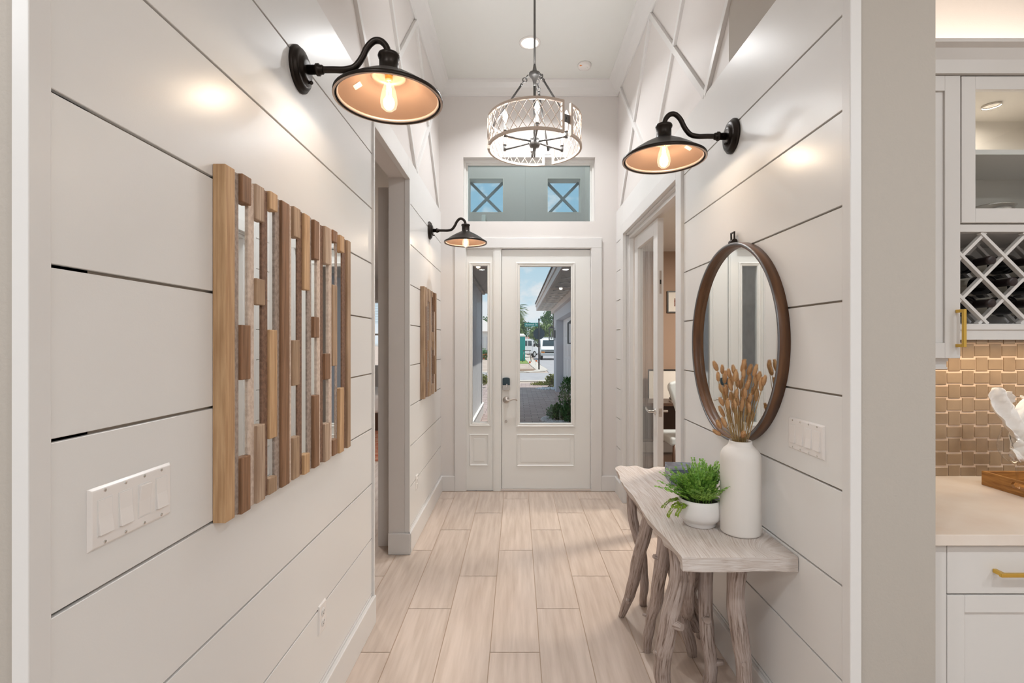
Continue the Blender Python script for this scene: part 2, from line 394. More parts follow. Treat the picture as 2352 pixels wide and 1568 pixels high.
# ------------------------------------------------------------------ left wall
def boards(bm_, side, y0, y1, zlo, zhi, t=.012):
    x = XL if side < 0 else XR
    zs = [zlo]+[g for g in GR if zlo+.02 < g < zhi-.02]+[zhi]
    for a, c in zip(zs[:-1], zs[1:]):
        lo = a+(.0033 if a != zlo else 0); hi = c-(.0033 if c != zhi else 0)
        xa, xb = (x-t, x) if side < 0 else (x, x+t)
        bm_.box(xa, xb, y0, y1, lo, hi)
TH = .14
yA, yB, yC = .800, 2.628, 3.486        # left wall start, opening from, opening to
b = MB(); boards(b, -1, yA, yB, 0, ZS); boards(b, -1, yC+.005, D, 0, ZS); boards(b, -1, yB, yC+.005, 2.69, ZS)
wl = struct(b.build('wall_left', 'shiplap', bevel=.0012, seg=1), 'white shiplap wall left of the hallway with wide cased opening', 'wall')
b = MB(); x0, x1 = XL-TH, XL-.012
b.box(x0, x1, .79, yB, 0, 2.80); b.box(x0, x1, yC, D, 0, 2.80); b.box(x0, x1, yB, yC, 2.69, 2.80)
b.build('wall_backing', 'groove', wl)
b = MB(); b.box(XL-TH, XL-.018, .79, D+.01, 2.80, ZC+.05); o = b.build('upper_panel', 'upperwall', wl)
o = box1('far_jamb_face', 'wall', (XL-TH, XL-.012, yC-.003, yC, 0, 2.69), wl)
o = box1('near_jamb_face', 'wall', (XL-TH, XL-.012, yB, yB+.003, 0, 2.69), wl)
o = box1('head_jamb_face', 'wall', (XL-TH, XL-.012, yB, yC, 2.687, 2.69), wl)
# corner beads
b = MB(); b.prism([(-.797, .767, 0), (XL+.012, .767, 0), (XL+.012, .806, 0), (XL-.011, .806, 0), (XL-.011, .783, 0), (-.797, .783, 0)], (0, 0, ZS))
struct(b.build('trim_1', 'trim', bevel=.003), 'slim white corner trim at the near end of left wall', 'trim')
b = MB()
b.box(XL-.024, XL+.012, yB-.012, yB+.006, 0, 2.675); b.box(XL-.024, XL+.012, yC-.006, yC+.018, .151, 2.675); b.box(XL-.024, XL+.012, yB-.012, yC+.018, 2.675, 2.695)
struct(b.build('trim_2', 'trim', bevel=.002), 'slim white trim around the opening in left wall', 'trim')
def batten_x(side, y0, y1):
    b = MB(); x = (XL-.009) if side < 0 else (XR+.009)
    for (pa, pb) in (((y0, ZS), (y1, 4.0)), ((y0, 4.0), (y1, ZS))):
        b.bar((x, pa[0], pa[1]), (x, pb[0], pb[1]), .04, .024 if pa[1] == ZS else .0225, up=(1, 0, 0))
    return b
trim_n = [3]
for side, ys in ((-1, (.53, 1.616, 2.703, 3.791, 4.879)), (1, (1.546, 2.629, 3.712, 4.795))):
    for a, c in zip(ys[:-1], ys[1:]):
        c2 = min(c, D-.02)
        o = batten_x(side, a, c2).build('trim_%d' % trim_n[0], 'trim', bevel=.002); trim_n[0] += 1
        o['kind'] = 'structure'; o['category'] = 'trim'
        o['label'] = 'white crossed batten panel high on %s wall, %s from the camera' % ('left' if side < 0 else 'right', ('nearest', 'second', 'third', 'fourth')[ys.index(a)])
# crown
def crown(pts_fn):
    prof = [(0, 0), (.012, 0), (.016, .014), (.034, .030), (.062, .062), (.088, .104), (.108, .118), (.110, .13), (0, .13)]
    return prof
b = MB(); prof = crown(None); zc0 = ZC-.13
b.prism([(XL-.018+p[0], .9, zc0+p[1]) for p in prof], (0, D-.9, 0))
b.prism([(XR+.018-p[0], 1.42, zc0+p[1]) for p in prof], (0, D-1.42, 0))
b.prism([(XL-.018, D-p[0], zc0+p[1]) for p in prof], (XR-XL+.036, 0, 0))
struct(b.build('trim_%d' % trim_n[0], 'trim'), 'white crown moulding around the tall foyer ceiling', 'trim'); trim_n[0] += 1
# baseboards
def bb(b, x0, x1, y0, y1): b.box(x0, x1, y0, y1, 0, .15)
b = MB(); bb(b, XL, XL+.02, .80, yB+.002); bb(b, XL, XL+.02, yC-.02, D); bb(b, XL-TH-.0, XL+.02, yC-.021, yC-.003)
struct(b.build('baseboard_left', 'trim', bevel=.004), 'white baseboard along the left shiplap wall', 'baseboard')
# bedroom side casing seen through the opening
b = MB(); b.box(-1.036, XL-TH, 3.62, 3.80, 0, 2.66); struct(b.build('wall_bedroom_return', 'wall'), 'white wall return just inside the left opening', 'wall')

# ------------------------------------------------------------------ right wall
yR0, yRa, yRb = 1.489, 3.02, 4.606     # near end, french door opening
TR = .125
b = MB(); boards(b, 1, yR0, 2.95, 0, ZS); boards(b, 1, 4.676, D, 0, ZS); boards(b, 1, 2.95, 4.676, 2.60, ZS)
wr = struct(b.build('wall_right', 'shiplap', bevel=.0012, seg=1), 'white shiplap wall right of the hallway behind round mirror', 'wall')
b = MB(); b.box(XR+.012, XR+TR, 1.49, yRa, 0, 2.80); b.box(XR+.012, XR+TR, yRb, D, 0, 2.80); b.box(XR+.012, XR+TR, yRa, yRb, 2.54, 2.80)
b.build('wall_backing', 'groove', wr)
b = MB(); b.box(XR+.018, XR+TR, 1.42, D+.01, 2.80, ZC+.05); b.build('upper_panel', 'upperwall', wr)
b = MB(); b.prism([(XR-.012, 1.455, 0), (XR+.022, 1.455, 0), (XR+.022, 1.467, 0), (XR+.012, 1.467, 0), (XR+.012, 1.494, 0), (XR-.012, 1.494, 0)], (0, 0, ZS))
struct(b.build('trim_%d' % trim_n[0], 'trim', bevel=.003), 'slim white corner trim at the near end of right wall', 'trim'); trim_n[0] += 1
b = MB(); b.box(XR-.02, XR, 1.49, 2.94, 0, .15); b.box(XR-.02, XR, 4.68, D, 0, .15)
struct(b.build('baseboard_right', 'trim', bevel=.004), 'white baseboard along the right shiplap wall', 'baseboard')
# french door casing and jamb
b = MB()
b.box(XR-.02, XR+.013, 2.947, 3.045, 0, 2.63); b.box(XR-.02, XR+.013, 4.578, 4.676, 0, 2.63); b.box(XR-.02, XR+.013, 3.045, 4.578, 2.527, 2.63)
b.box(XR+.013, XR+TR+.02, 3.02, 3.038, 0, 2.515); b.box(XR+.013, XR+TR+.02, 4.585, 4.606, 0, 2.515); b.box(XR+.013, XR+TR+.02, 3.02, 4.606, 2.515, 2.54)
b.box(1.045, 1.085, 3.036, 4.588, 2.485, 2.518); b.box(1.045, 1.085, 4.56, 4.588, 0, 2.485)
struct(b.build('trim_%d' % trim_n[0], 'trim', bevel=.003), 'white casing around the glazed double door opening in right wall', 'trim'); trim_n[0] += 1
# closed leaf
dr = struct(empty('door_2', (1.115, 4.56, 0)), 'white glazed door leaf standing closed in the right wall', 'door')
b = MB(); xa, xb = 1.091-1.115, 1.139-1.115; ya, yb = 3.807-4.56, -.005
b.box(xa, xb, ya, ya+.115, .012, 2.483); b.box(xa, xb, yb-.115, yb, .012, 2.483); b.box(xa, xb, ya+.115, yb-.115, 2.368, 2.483); b.box(xa, xb, ya+.115, yb-.115, .012, .25)
b.build('leaf_frame', 'trim', dr, bevel=.003)
box1('glass', 'glass', (xa+.02, xb-.02, ya+.113, yb-.113, .248, 2.37), dr)
b = MB(); zz = .964; yy = ya+.06
b.lathe([(.027, 0), (.027, .006), (.022, .01), (.011, .012), (.011, .055)], 24, (xa, yy, zz), 'X')
for v in b.bm.verts: v.co.x = 2*xa-v.co.x
b.tube(spline([(xa-.05, yy, zz), (xa-.053, yy+.03, zz+.002), (xa-.05, yy+.075, zz+.008), (xa-.045, yy+.105, zz+.014)], 4), .008, 10)
b.build('lever_handle', 'chrome', dr)
b = MB(); b.lathe([(.027, 0), (.027, .006), (.022, .01), (.011, .012), (.011, .05)], 24, (xb, yy, zz), 'X')
b.build('lever_handle', 'chrome', dr)
b = MB(); b.box(xa+.011, xb-.011, ya-.0015, ya, zz-.035, zz+.03); b.box(xa+.018, xb-.018, ya-.008, ya, zz-.014, zz+.012); b.build('latch_plate', 'nickel', dr)
b = MB(); b.box(xa+.016, xb-.016, ya-.0015, ya, 1.89, 2.07); fb = b.build('flush_bolt', 'nickel', dr)
b = MB(); b.box(xa+.018, xb-.018, ya-.0025, ya-.0015, 1.965, 2.0); b.build('bolt_slot', 'black', fb)

# ------------------------------------------------------------------ front wall, door unit, transom
sx = lambda px: (px-CX)*D/F
sz = lambda py: H-(py-CY)*D/F
uL, uR, uT = sx(1069), sx(1358), sz(569)                      # door unit opening
tL, tR, tB, tT = sx(1064), sx(1367), sz(508), sz(361)         # transom opening
b = MB(); y0, y1 = D, D+.18
b.box(XL-.15, min(uL, tL), y0, y1, 0, ZC+.05); b.box(max(uR, tR), XR+TR, y0, y1, 0, ZC+.05)
b.box(min(uL, tL), max(uR, tR), y0, y1, uT, tB); b.box(min(uL, tL), max(uR, tR), y0, y1, tT, ZC+.05)
b.box(min(uL, tL), uL, y0, y1, 0, uT); b.box(uR, max(uR, tR), y0, y1, 0, uT)
struct(b.build('wall_front', 'wall'), 'warm white wall at the end of hall around the front door', 'wall')
b = MB(); b.box(XL, sx(1045), D-.02, D, 0, .155); b.box(sx(1381), XR, D-.02, D, 0, .155)
struct(b.build('baseboard_front', 'trim', bevel=.004), 'white baseboard either side of the front door', 'baseboard')
b = MB(); yc = D-.022
b.box(sx(1045), sx(1070), yc, D, 0, sz(570)); b.box(sx(1357.5), sx(1381.5), yc, D, 0, sz(570)); b.box(sx(1045), sx(1381.5), yc, D, sz(570), sz(547))
b.box(sx(1150), sx(1156), D+.06, D+.1, 0, uT); b.box(sx(1352), sx(1356.5), D+.06, D+.1, 0, uT); b.box(uL, sx(1071.5), D-.01, D+.1, 0, uT); b.box(sx(1356.5), uR, D-.01, D+.1, 0, uT); b.box(sx(1071.5), sx(1356.5), D-.01, D+.1, sz(571.5), uT)
struct(b.build('trim_%d' % trim_n[0], 'trim', bevel=.003), 'white flat casing around front door and sidelight', 'trim'); trim_n[0] += 1
def glazed(b, x0, x1, z0, z1, gx0, gx1, gz0, gz1, yf, t):
    b.box(x0, gx0, yf, yf+t, z0, z1); b.box(gx1, x1, yf, yf+t, z0, z1); b.box(gx0, gx1, yf, yf+t, z0, gz0); b.box(gx0, gx1, yf, yf+t, gz1, z1)
def ring(b, x0, x1, z0, z1, yf, steps):
    # stepped rectangular moulding: steps = [(inset, proud)...]
    for (i0, p0), (i1, p1) in zip(steps[:-1], steps[1:]):
        A = [(x0+i0, yf-p0, z0+i0), (x1-i0, yf-p0, z0+i0), (x1-i0, yf-p0, z1-i0), (x0+i0, yf-p0, z1-i0)]
        B = [(x0+i1, yf-p1, z0+i1), (x1-i1, yf-p1, z0+i1), (x1-i1, yf-p1, z1-i1), (x0+i1, yf-p1, z1-i1)]
        for k in range(4): b.poly([A[k], A[(k+1) % 4], B[(k+1) % 4], B[k]])
yd = D+.012
fd = struct(empty('door_1', (sx(1254), yd, 0)), 'white front door with tall clear glass panel', 'door')
def lx(px): return sx(px)-sx(1254)
b = MB(); glazed(b, lx(1152.5), lx(1356), .022, sz(573), lx(1194), lx(1312.5), sz(972), sz(611), 0, .045)
b.build('slab', 'door', fd)
b = MB(); w_ = lx(1194)-lx(1185); ring(b, lx(1185), lx(1321), sz(981), sz(602), 0, [(0, 0), (0, .010), (w_*.3, .014), (w_*.55, .006), (w_*.8, .009), (w_*1.02, .004), (w_*1.02, -.02)])
b.build('glazing_frame', 'door', fd)
box1('glass', 'glass', (lx(1193), lx(1313.5), .018, .024, sz(973), sz(610)), fd)
b = MB(); ring(b, lx(1186.5), lx(1319.5), sz(1071.5), sz(997.5), 0, [(0, 0), (.006, .009), (.014, .003), (.03, -.006), (.045, .003), (.06, .004)])
b.poly([(lx(1186.5)+.06, -.004, sz(1071.5)+.06), (lx(1319.5)-.06, -.004, sz(1071.5)+.06), (lx(1319.5)-.06, -.004, sz(997.5)-.06), (lx(1186.5)+.06, -.004, sz(997.5)-.06)])
b.build('lower_panel', 'door', fd, fixn=False)
box1('threshold', 'fascia', (lx(1150), lx(1357), -.02, .05, 0.002, .02), fd)
# deadbolt
b = MB(); xc = lx(1162.7)
pts = []
for k in range(9):
    a = PI*k/8; pts.append((xc+.037*math.cos(a), 0, sz(869)+.011*math.sin(a)))
pts += [(xc-.037, 0, sz(884)), (xc+.037, 0, sz(884))]
b.prism([(p[0], -.03, p[2]) for p in pts], (0, .03, 0)); db = b.build('deadbolt', 'darkmetal', fd, bevel=.003)
b = MB(); pts = [(xc-.037, 0, sz(884)), (xc-.037, 0, sz(894)), (xc-.02, 0, sz(896.5)), (xc+.02, 0, sz(896.5)), (xc+.037, 0, sz(894)), (xc+.037, 0, sz(884))]
b.prism([(p[0], -.028, p[2]) for p in pts], (0, .028, 0)); b.build('lower_plate', 'nickel', db, bevel=.003)
b = MB(); b.bar((xc-.002, -.042, sz(889.5)), (xc+.008, -.042, sz(880.5)), .012, .02, up=(0, 1, 0)); b.build('thumb_turn', 'chrome', db, bevel=.003)
b = MB(); zl = sz(918)
b.lathe([(.034, 0), (.034, -.008), (.028, -.014), (.014, -.016), (.013, -.045), (.016, -.05), (0, -.052)], 28, (xc, 0, zl), 'Y')
b.tube(spline([(xc, -.045, zl), (xc+.03, -.05, zl-.002), (xc+.065, -.05, zl+.010), (xc+.095, -.048, zl+.008), (xc+.112, -.045, zl-.006)], 5), lerp_list([.011, .009, .008, .006], 21), 10)
b.build('lever_handle', 'nickel', fd)
b = MB(); b.lathe([(.012, 0), (.012, -.006), (.008, -.009), (0, -.009)], 18, (xc-.003, 0, sz(967.5)), 'Y'); b.build('small_knob', 'nickel', fd)
# sidelight
sl = struct(empty('window_2', (sx(1102), yd, 0)), 'narrow white sidelight window left of the front door', 'window')
def lx2(px): return sx(px)-sx(1102)
b = MB(); glazed(b, lx2(1071), lx2(1133), .0, sz(571.5), lx2(1084.8), lx2(1119.8), sz(970), sz(609.5), 0, .045)
b.box(lx2(1133), lx2(1151.5), -.018, .06, 0, sz(571)); b.box(lx2(1136), lx2(1148.5), -.023, -.018, 0, sz(571))
b.build('window_frame', 'door', sl)
b = MB(); w_ = lx2(1084.8)-lx2(1077); ring(b, lx2(1077), lx2(1127.5), sz(979), sz(602), 0, [(0, 0), (0, .010), (w_*.3, .014), (w_*.55, .006), (w_*.8, .009), (w_*1.02, .004), (w_*1.02, -.02)])
b.build('glazing_frame', 'door', sl)
box1('glass', 'glass', (lx2(1084), lx2(1120.5), .018, .024, sz(971), sz(609)), sl)
b = MB(); ring(b, lx2(1078), lx2(1122), sz(1070), sz(997), 0, [(0, 0), (.006, .009), (.014, .003), (.03, -.006), (.045, .003), (.055, .004)])
b.poly([(lx2(1078)+.055, -.004, sz(1070)+.055), (lx2(1122)-.055, -.004, sz(1070)+.055), (lx2(1122)-.055, -.004, sz(997)-.055), (lx2(1078)+.055, -.004, sz(997)-.055)])
b.build('lower_panel', 'door', sl, fixn=False)
# transom
tw = struct(empty('window_1', ((tL+tR)/2, D+.10, tB)), 'wide transom window high above the front door', 'window')
hw = (tR-tL)/2; hh = tT-tB
b = MB(); y0 = -.02
b.box(-hw, -hw+.022, y0, .06, 0, hh); b.box(hw-.022, hw, y0, .06, 0, hh); b.box(-hw+.022, hw-.022, y0, .06, hh-.026, hh); b.box(-hw+.022, hw-.022, y0+.03, .06, 0, .02)
b.box(-hw+.022, -hw+.036, y0+.02, .06, .02, hh-.026); b.box(hw-.036, hw-.022, y0+.02, .06, .02, hh-.026); b.box(-hw+.036, hw-.036, y0+.02, .06, hh-.045, hh-.026)
b.build('window_frame', 'door', tw, bevel=.002)
box1('glass', 'transom_glass', (-hw+.03, hw-.03, .02, .026, .015, hh-.03), tw)

# ------------------------------------------------------------------ ceilings and the rooms around
o = struct(box1('ceiling', 'ceiling', (XL-.15, XR+TR, .78, D+.15, ZC, ZC+.1)), 'tall white foyer ceiling', 'ceiling')
GC = 3.35
b = MB(); b.box(-4.3, 4.3, -5, .80, GC, GC+.12); b.box(-.9, 4.3, .80, 1.42, GC, GC+.12); b.box(1.13, 4.3, 1.42, 2.4, GC, GC+.12)
struct(b.build('ceiling_great_room', 'ceiling'), 'white ceiling of the open room at the hall entrance', 'ceiling')
b = MB(); b.box(XL-.15, XR+TR, 1.42, 1.5, GC+.0, ZC+.1); b.box(XL-.15, XR+TR, .78, .82, GC, ZC+.1)
struct(b.build('wall_hall_header', 'wall'), 'white header wall above the hall entrance', 'wall')
b = MB(); b.box(-4.3, -.797, .78, .90, 0, GC); b.box(-.80, XL-.012, .785, .90, 0, GC)
struct(b.build('wall_great_room_left', 'beige'), 'beige textured wall at the left edge of the hall entrance', 'wall')
b = MB(); b.box(-4.42, -4.3, -5, 10.9, 0, GC+.1); b.box(4.3, 4.42, -5, 7, 0, GC+.1)
struct(b.build('wall_outer', 'wall'), 'outer side walls of the house', 'wall')
b = MB(); b.box(-4.3, -2.6, -5.1, -5, 0, GC); b.box(2.6, 4.3, -5.1, -5, 0, GC); b.box(-2.6, 2.6, -5.1, -5, 2.75, GC)
struct(b.build('wall_rear', 'wall'), 'rear wall with wide open patio doorway', 'wall')
xw = 1.258
b = MB(); b.box(XR+.013, xw, 1.468, 2.35, 0, GC)
struct(b.build('wall_bar_side', 'beige'), 'beige textured wall end between shiplap hall and drinks bar', 'wall')
b = MB(); b.box(xw, 4.3, 2.195, 2.35, 0, GC); struct(b.build('wall_bar_back', 'wall'), 'wall behind the drinks bar cabinets', 'wall')

# recessed foyer light, then added fill lights of the same build
def can_light(loc, label, energy, grp=None, spread=0):
    r = tag(empty('can_or_fill_light', loc), label, 'ceiling light', grp)
    b = MB(); b.lathe([(.072, 0), (.094, 0), (.094, -.005), (.086, -.009), (.072, -.007)], 36, closed=True); b.build('trim_ring', 'white_plastic', r)
    b = MB(); b.lathe([(.072, -.004), (.072, -.003)], 32); b.build('lens', 'canlight', r)
    lo = lamp('can_or_fill_lamp', 'AREA', (0, 0, -.012), energy, ((.96, .98, 1) if spread else (.92, .965, 1)), .14, target=(0, 0, -1), parent=r)
    if spread: lo.data.spread = math.radians(spread)
    return r
can_light((.107, 4.28, ZC), 'round white recessed light in foyer ceiling behind the pendant rod', E_CAN, spread=128)
for i, (x, y) in enumerate(((-.9, -.4), (1.2, -.4), (-.9, -2.2), (1.2, -2.2), (3.0, -.4), (3.0, -2.2), (-2.8, -.6), (-2.8, -2.4))):
    can_light((x, y, GC), 'added round fill light in the ceiling of the room behind the camera', E_GREAT_FILL, 'added fill lights in the open room')  # unseen ceiling lights added as fill for the hall

# smoke detector
sd = tag(empty('smoke_detector', (.632, 4.617, ZC)), 'round white smoke detector on ceiling right of the pendant', 'smoke detector')
b = MB(); b.lathe([(.064, 0), (.064, -.012), (.058, -.03), (.045, -.036), (0, -.036)], 32); b.build('body', 'white_plastic', sd)
b = MB(); b.box(-.05, -.028, -.045, -.035, -.034, -.030); b.build('test_tab', 'amber', sd)
b = MB(); b.lathe([(.012, 0), (.012, -.038), (.010, -.0395), (0, -.0395)], 16, (.02, -.012, 0)); b.build('test_button', 'paper', sd)

# ------------------------------------------------------------------ wall sconces
def make_sconce(label, loc, rz):
    r = tag(empty('wall_sconce', loc, rz), label, 'wall lamp', 'dark bronze barn wall lamps')
    b = MB(); b.lathe([(.079, 0), (.079, .008), (.075, .012), (.070, .013), (.068, .02), (.058, .024), (.046, .025), (.044, .031), (.03, .034), (0, .034)], 44, axis='X'); bp = b.build('backplate', 'bronze', r)
    b = MB(); b.ball((.04, .012, -.04), .007, 2); b.cyl((.028, .012, -.04), (.04, .012, -.04), .004, 10); b.build('screw_knob', 'bronze', bp)
    b = MB()
    b.lathe([(.016, .03), (.016, .062), (.021, .064), (.021, .074), (.016, .076), (.016, .085), (.012, .09)], 24, axis='X')
    path = spline([(.05, 0, 0), (.12, 0, 0), (.165, 0, 0), (.20, 0, .010), (.226, 0, .042), (.244, 0, .078), (.268, 0, .102), (.293, 0, .102), (.313, 0, .082), (.322, 0, .050)], 6)
    b.tube(path, .0115, 16); b.build('arm', 'bronze', r)
    b = MB(); b.lathe([(.012, .062), (.02, .056), (.037, .053), (.039, .046), (.037, .039), (.034, .037), (.034, -.005), (.040, -.010), (.044, -.014)], 36, (.322, 0, 0)); b.build('socket_cap', 'bronze', r)
    b = MB(); S = [(.040, -.010), (.06, -.020), (.10, -.041), (.14, -.066), (.172, -.090), (.184, -.096), (.190, -.100), (.191, -.110), (.188, -.113)]
    In = [(.182, -.1125), (.181, -.104), (.172, -.0965)]
    b.lathe(S+In, 64, (.322, 0, 0), cap=False); sh = b.build('lamp_shade', 'bronze', r)
    b = MB(); b.lathe([(.1735, -.0985), (.168, -.0925), (.137, -.0695), (.098, -.045), (.062, -.026), (.060, -.030), (.052, -.026), (.050, -.024), (.044, -.020), (.0, -.018)], 64, (.322, 0, 0), cap=False); b.build('shade_lining', 'copper', sh)
    b = MB(); b.lathe([(.1735, -.0982), (.1785, -.1065), (.1765, -.110), (.1715, -.1015)], 64, (.322, 0, 0), closed=True); b.build('shade_lip', 'rimlight', sh); b = MB(); b.lathe([(.190, -.1128), (.187, -.1142), (.183, -.1138)], 64, (.322, 0, 0), cap=False); b.build('rim_edge', 'rimlight', sh)
    b = MB(); b.poly([(.322-.125, -.012, -.0637), (.322-.125, .018, -.0637), (.322-.10, .018, -.0478), (.322-.10, -.012, -.0478)]); b.build('sticker', 'sticker', sh)
    b = MB(); b.lathe([(.013, -.02), (.013, -.04), (.014, -.046), (.024, -.075), (.030, -.105), (.0305, -.12), (.026, -.136), (.014, -.146), (.003, -.150), (0, -.15)], 28, (.322, 0, 0)); bu = b.build('bulb', 'litbulb', r)
    b = MB()
    for k in range(4):
        a = k*PI/2+.4; b.cyl((.322+.005*math.cos(a), .005*math.sin(a), -.05), (.322+.013*math.cos(a+.6), .013*math.sin(a+.6), -.125), .0022, 8)
    b.build('filament', 'filament', bu)
    b = MB(); b.lathe([(.013, -.018), (.0135, -.03), (.0125, -.043)], 20, (.322, 0, 0)); b.build('bulb_base', 'brass', bu)
    lamp('sconce_lamp', 'POINT', (.322, 0, -.10), E_SCONCE, (1, .86, .70), .025, parent=r)
    return r
make_sconce('dark bronze barn wall lamp on left wall above the large wood strip panel', (XL, 1.742, 2.482), 0)
make_sconce('small far barn wall lamp on left wall beside the front door', (XL, 4.314, 2.50), 0)
make_sconce('dark bronze barn wall lamp on right wall above the round mirror', (XR, 2.278, 2.471), PI)

# ------------------------------------------------------------------ reclaimed wood strip wall art
cols = [ # zoomed x0,x1, type, material, segments (zoomed y of breaks; B block, M mirror)
 (103,137,'r','p_honey',None),(137,165,'l','p_grey',None),
 (165,203,'s',None,[(75,'p_brown'),(192,'M'),(688,'p_brown'),(911,'M'),(1226,'p_brown'),(1450,None)]),
 (203,226,'l','p_white',None),
 (226,260,'s',None,[(110,'p_grain'),(262,'M'),(500,'p_tan'),(606,'M'),(1096,'p_grain'),(1400,None)]),
 (260,282,'l','p_dark',None),
 (282,312,'s',None,[(145,'p_honey'),(220,'M'),(708,'p_honey'),(1150,'M'),(1310,'p_tan'),(1385,None)]),
 (312,330,'l','p_grey',None),(330,362,'r','p_brown',None),(362,378,'l','p_white',None),
 (378,405,'s',None,[(205,'p_tan'),(330,'M'),(750,'p_tan'),(935,'M'),(1145,'p_tan'),(1320,None)]),
 (405,423,'l','p_dark',None),
 (423,445,'s',None,[(228,'p_honey'),(545,'M'),(1215,'p_honey'),(1305,None)]),
 (445,461,'l','p_grey',None),
 (461,482,'s',None,[(250,'p_brown'),(420,'M'),(655,'p_brown'),(740,'M'),(975,'p_brown'),(1275,None)]),
 (482,495,'l','p_white',None),(495,508,'l','p_dark',None),
 (508,529,'s',None,[(280,'p_grain'),(440,'M'),(805,'p_brown'),(910,'M'),(1090,'p_grain'),(1245,None)]),
 (529,541,'l','p_white',None),
 (541,559,'s',None,[(300,'p_brown'),(350,'M'),(525,'p_tan'),(855,'M'),(1155,'p_brown'),(1230,None)]),
 (559,569,'l','p_grey',None),
 (569,586,'s',None,[(315,'p_honey'),(390,'M'),(945,'p_honey'),(1210,None)]),
 (586,600,'l','p_dark',None),(600,613,'r','p_tan',None)]
def wall_art(label, ybase, colset, ztop, zbot, grp):
    r = tag(empty('wood_strip_wall_art', (XL, ybase, zbot)), label, 'wall art', grp); hh = ztop-zbot
    box1('backboard', 'p_dark', (0, .012, .004, colset[-1][1]-.004, .006, hh-.006), r)
    rr = random.Random(3)
    for (u0, u1, ty, m, segs) in colset:
        jt, jb = hh-rr.uniform(0, .008), rr.uniform(0, .008)
        if ty == 'l':
            t = .024+rr.uniform(-.003, .003); box1('wood_strip', m, (.012, t, u0, u1, jb, jt), r, bevel=.0015)
        elif ty == 'r':
            box1('wood_strip', m, (0, .034, u0, u1, jb, jt), r, bevel=.003)
        else:
            for (a, mm_), (c, _) in zip(segs[:-1], segs[1:]):
                z1, z0 = a, c
                if mm_ == 'M': box1('mirror_strip', 'mirror', (.012, .0205, u0+.001, u1-.001, max(z0, .004), min(z1, hh-.004)), r)
                else: box1('wood_block', mm_, (.012, .034+rr.uniform(-.002, .002), u0, u1, max(z0, jb), min(z1, jt)), r, bevel=.0025)
    return r
def art_cols():
    out = []; y0 = F*(-XL-.034)/(CX-(460+103/1.782))
    for (a, c, ty, m, segs) in cols:
        ya = F*(-XL-.030)/(CX-(460+a/1.782))-y0; yc_ = F*(-XL-.030)/(CX-(460+c/1.782))-y0
        if a == 103: ya = 0
        s2 = None
        if segs:
            Ym = y0+(ya+yc_)/2
            s2 = [((H-(360+zy/1.782-CY)*Ym/F)-1.040, k) for zy, k in segs]
            s2[0] = (.93, s2[0][1]); s2[-1] = (-.01, None)
        out.append((ya, yc_, ty, m, s2))
    return y0, out
yart, c1 = art_cols()
wall_art('large square wall panel of reclaimed wood strips and mirror slivers on left wall', yart, c1, 1.968, 1.040, None)
# narrower far panel, its own arrangement
rng = random.Random(11); c2 = []; u = 0
pat = ['r','l','s','l','l','s','l','r','s','l','s','l','s','l','s','l','r']
wds = [.05,.035,.04,.03,.032,.04,.03,.04,.035,.028,.036,.03,.036,.03,.036,.03,.034]
mats_l = ['p_white','p_grey','p_white','p_dark','p_grey']
for k, (ty, w_) in enumerate(zip(pat, wds)):
    segs = None
    if ty == 's':
        z = .94; segs = []; blk = rng.random() < .7
        while z > .02:
            segs.append((z, rng.choice(['p_tan','p_brown','p_grain']) if blk else 'M')); z -= rng.uniform(.08, .2) if blk else rng.uniform(.2, .4); blk = not blk
        segs.append((-.01, None))
    c2.append((u, u+w_, ty, ['p_tan','p_grain'][k % 2] if ty == 'r' else mats_l[k % 5], segs)); u += w_
wall_art('small distant wall panel of reclaimed wood strips beside the front door corner', 3.91, c2, 1.963, 1.05, None)

# ------------------------------------------------------------------ switch plates and outlets
def switch_plate(label, loc, rz, states):
    r = tag(empty('switch_plate', loc, rz), label, 'light switch'); w, h = .212, .1165
    b = MB(); A = [(0, -w/2, -h/2), (0, w/2, -h/2), (0, w/2, h/2), (0, -w/2, h/2)]; i = .006
    Bq = [(.0065, -w/2+i, -h/2+i), (.0065, w/2-i, -h/2+i), (.0065, w/2-i, h/2-i), (.0065, -w/2+i, h/2-i)]
    b.hexa(A+Bq); b.build('plate', 'white_plastic', r, bevel=.0015)
    for k in range(4):
        y = -w/2+.0335+k*.0483; s = states[k]
        b = MB()
        b.box(.0055, .0072, y-.0175, y+.0175, -.0345, .0345); b.build('rocker_frame', 'trim', r, bevel=.0006)
        b = MB(); lo, hi = (.0125, .0075) if s else (.0075, .0125); mid = .0085
        b.prism([(.006, y-.0155, -.032), (lo, y-.0155, -.032), (mid, y-.0155, 0), (hi, y-.0155, .032), (.006, y-.0155, .032)], (0, .031, 0)); b.build('rocker', 'white_plastic', r, bevel=.0008)
        for zz in (-.0485, .0485):
            b = MB(); b.lathe([(.0033, .006), (.0033, .0073), (.002, .0078), (0, .0078)], 14, (0, y, zz), 'X'); b.build('screw', 'chrome', r)
    return r
switch_plate('white four-gang light switch plate on left wall below the wood panel', (XL, .989, 1.182), 0, (1, 1, 0, 1))
switch_plate('white four-gang light switch plate on right wall beside round mirror', (XR, 1.698, 1.178), PI, (1, 1, 1, 1))
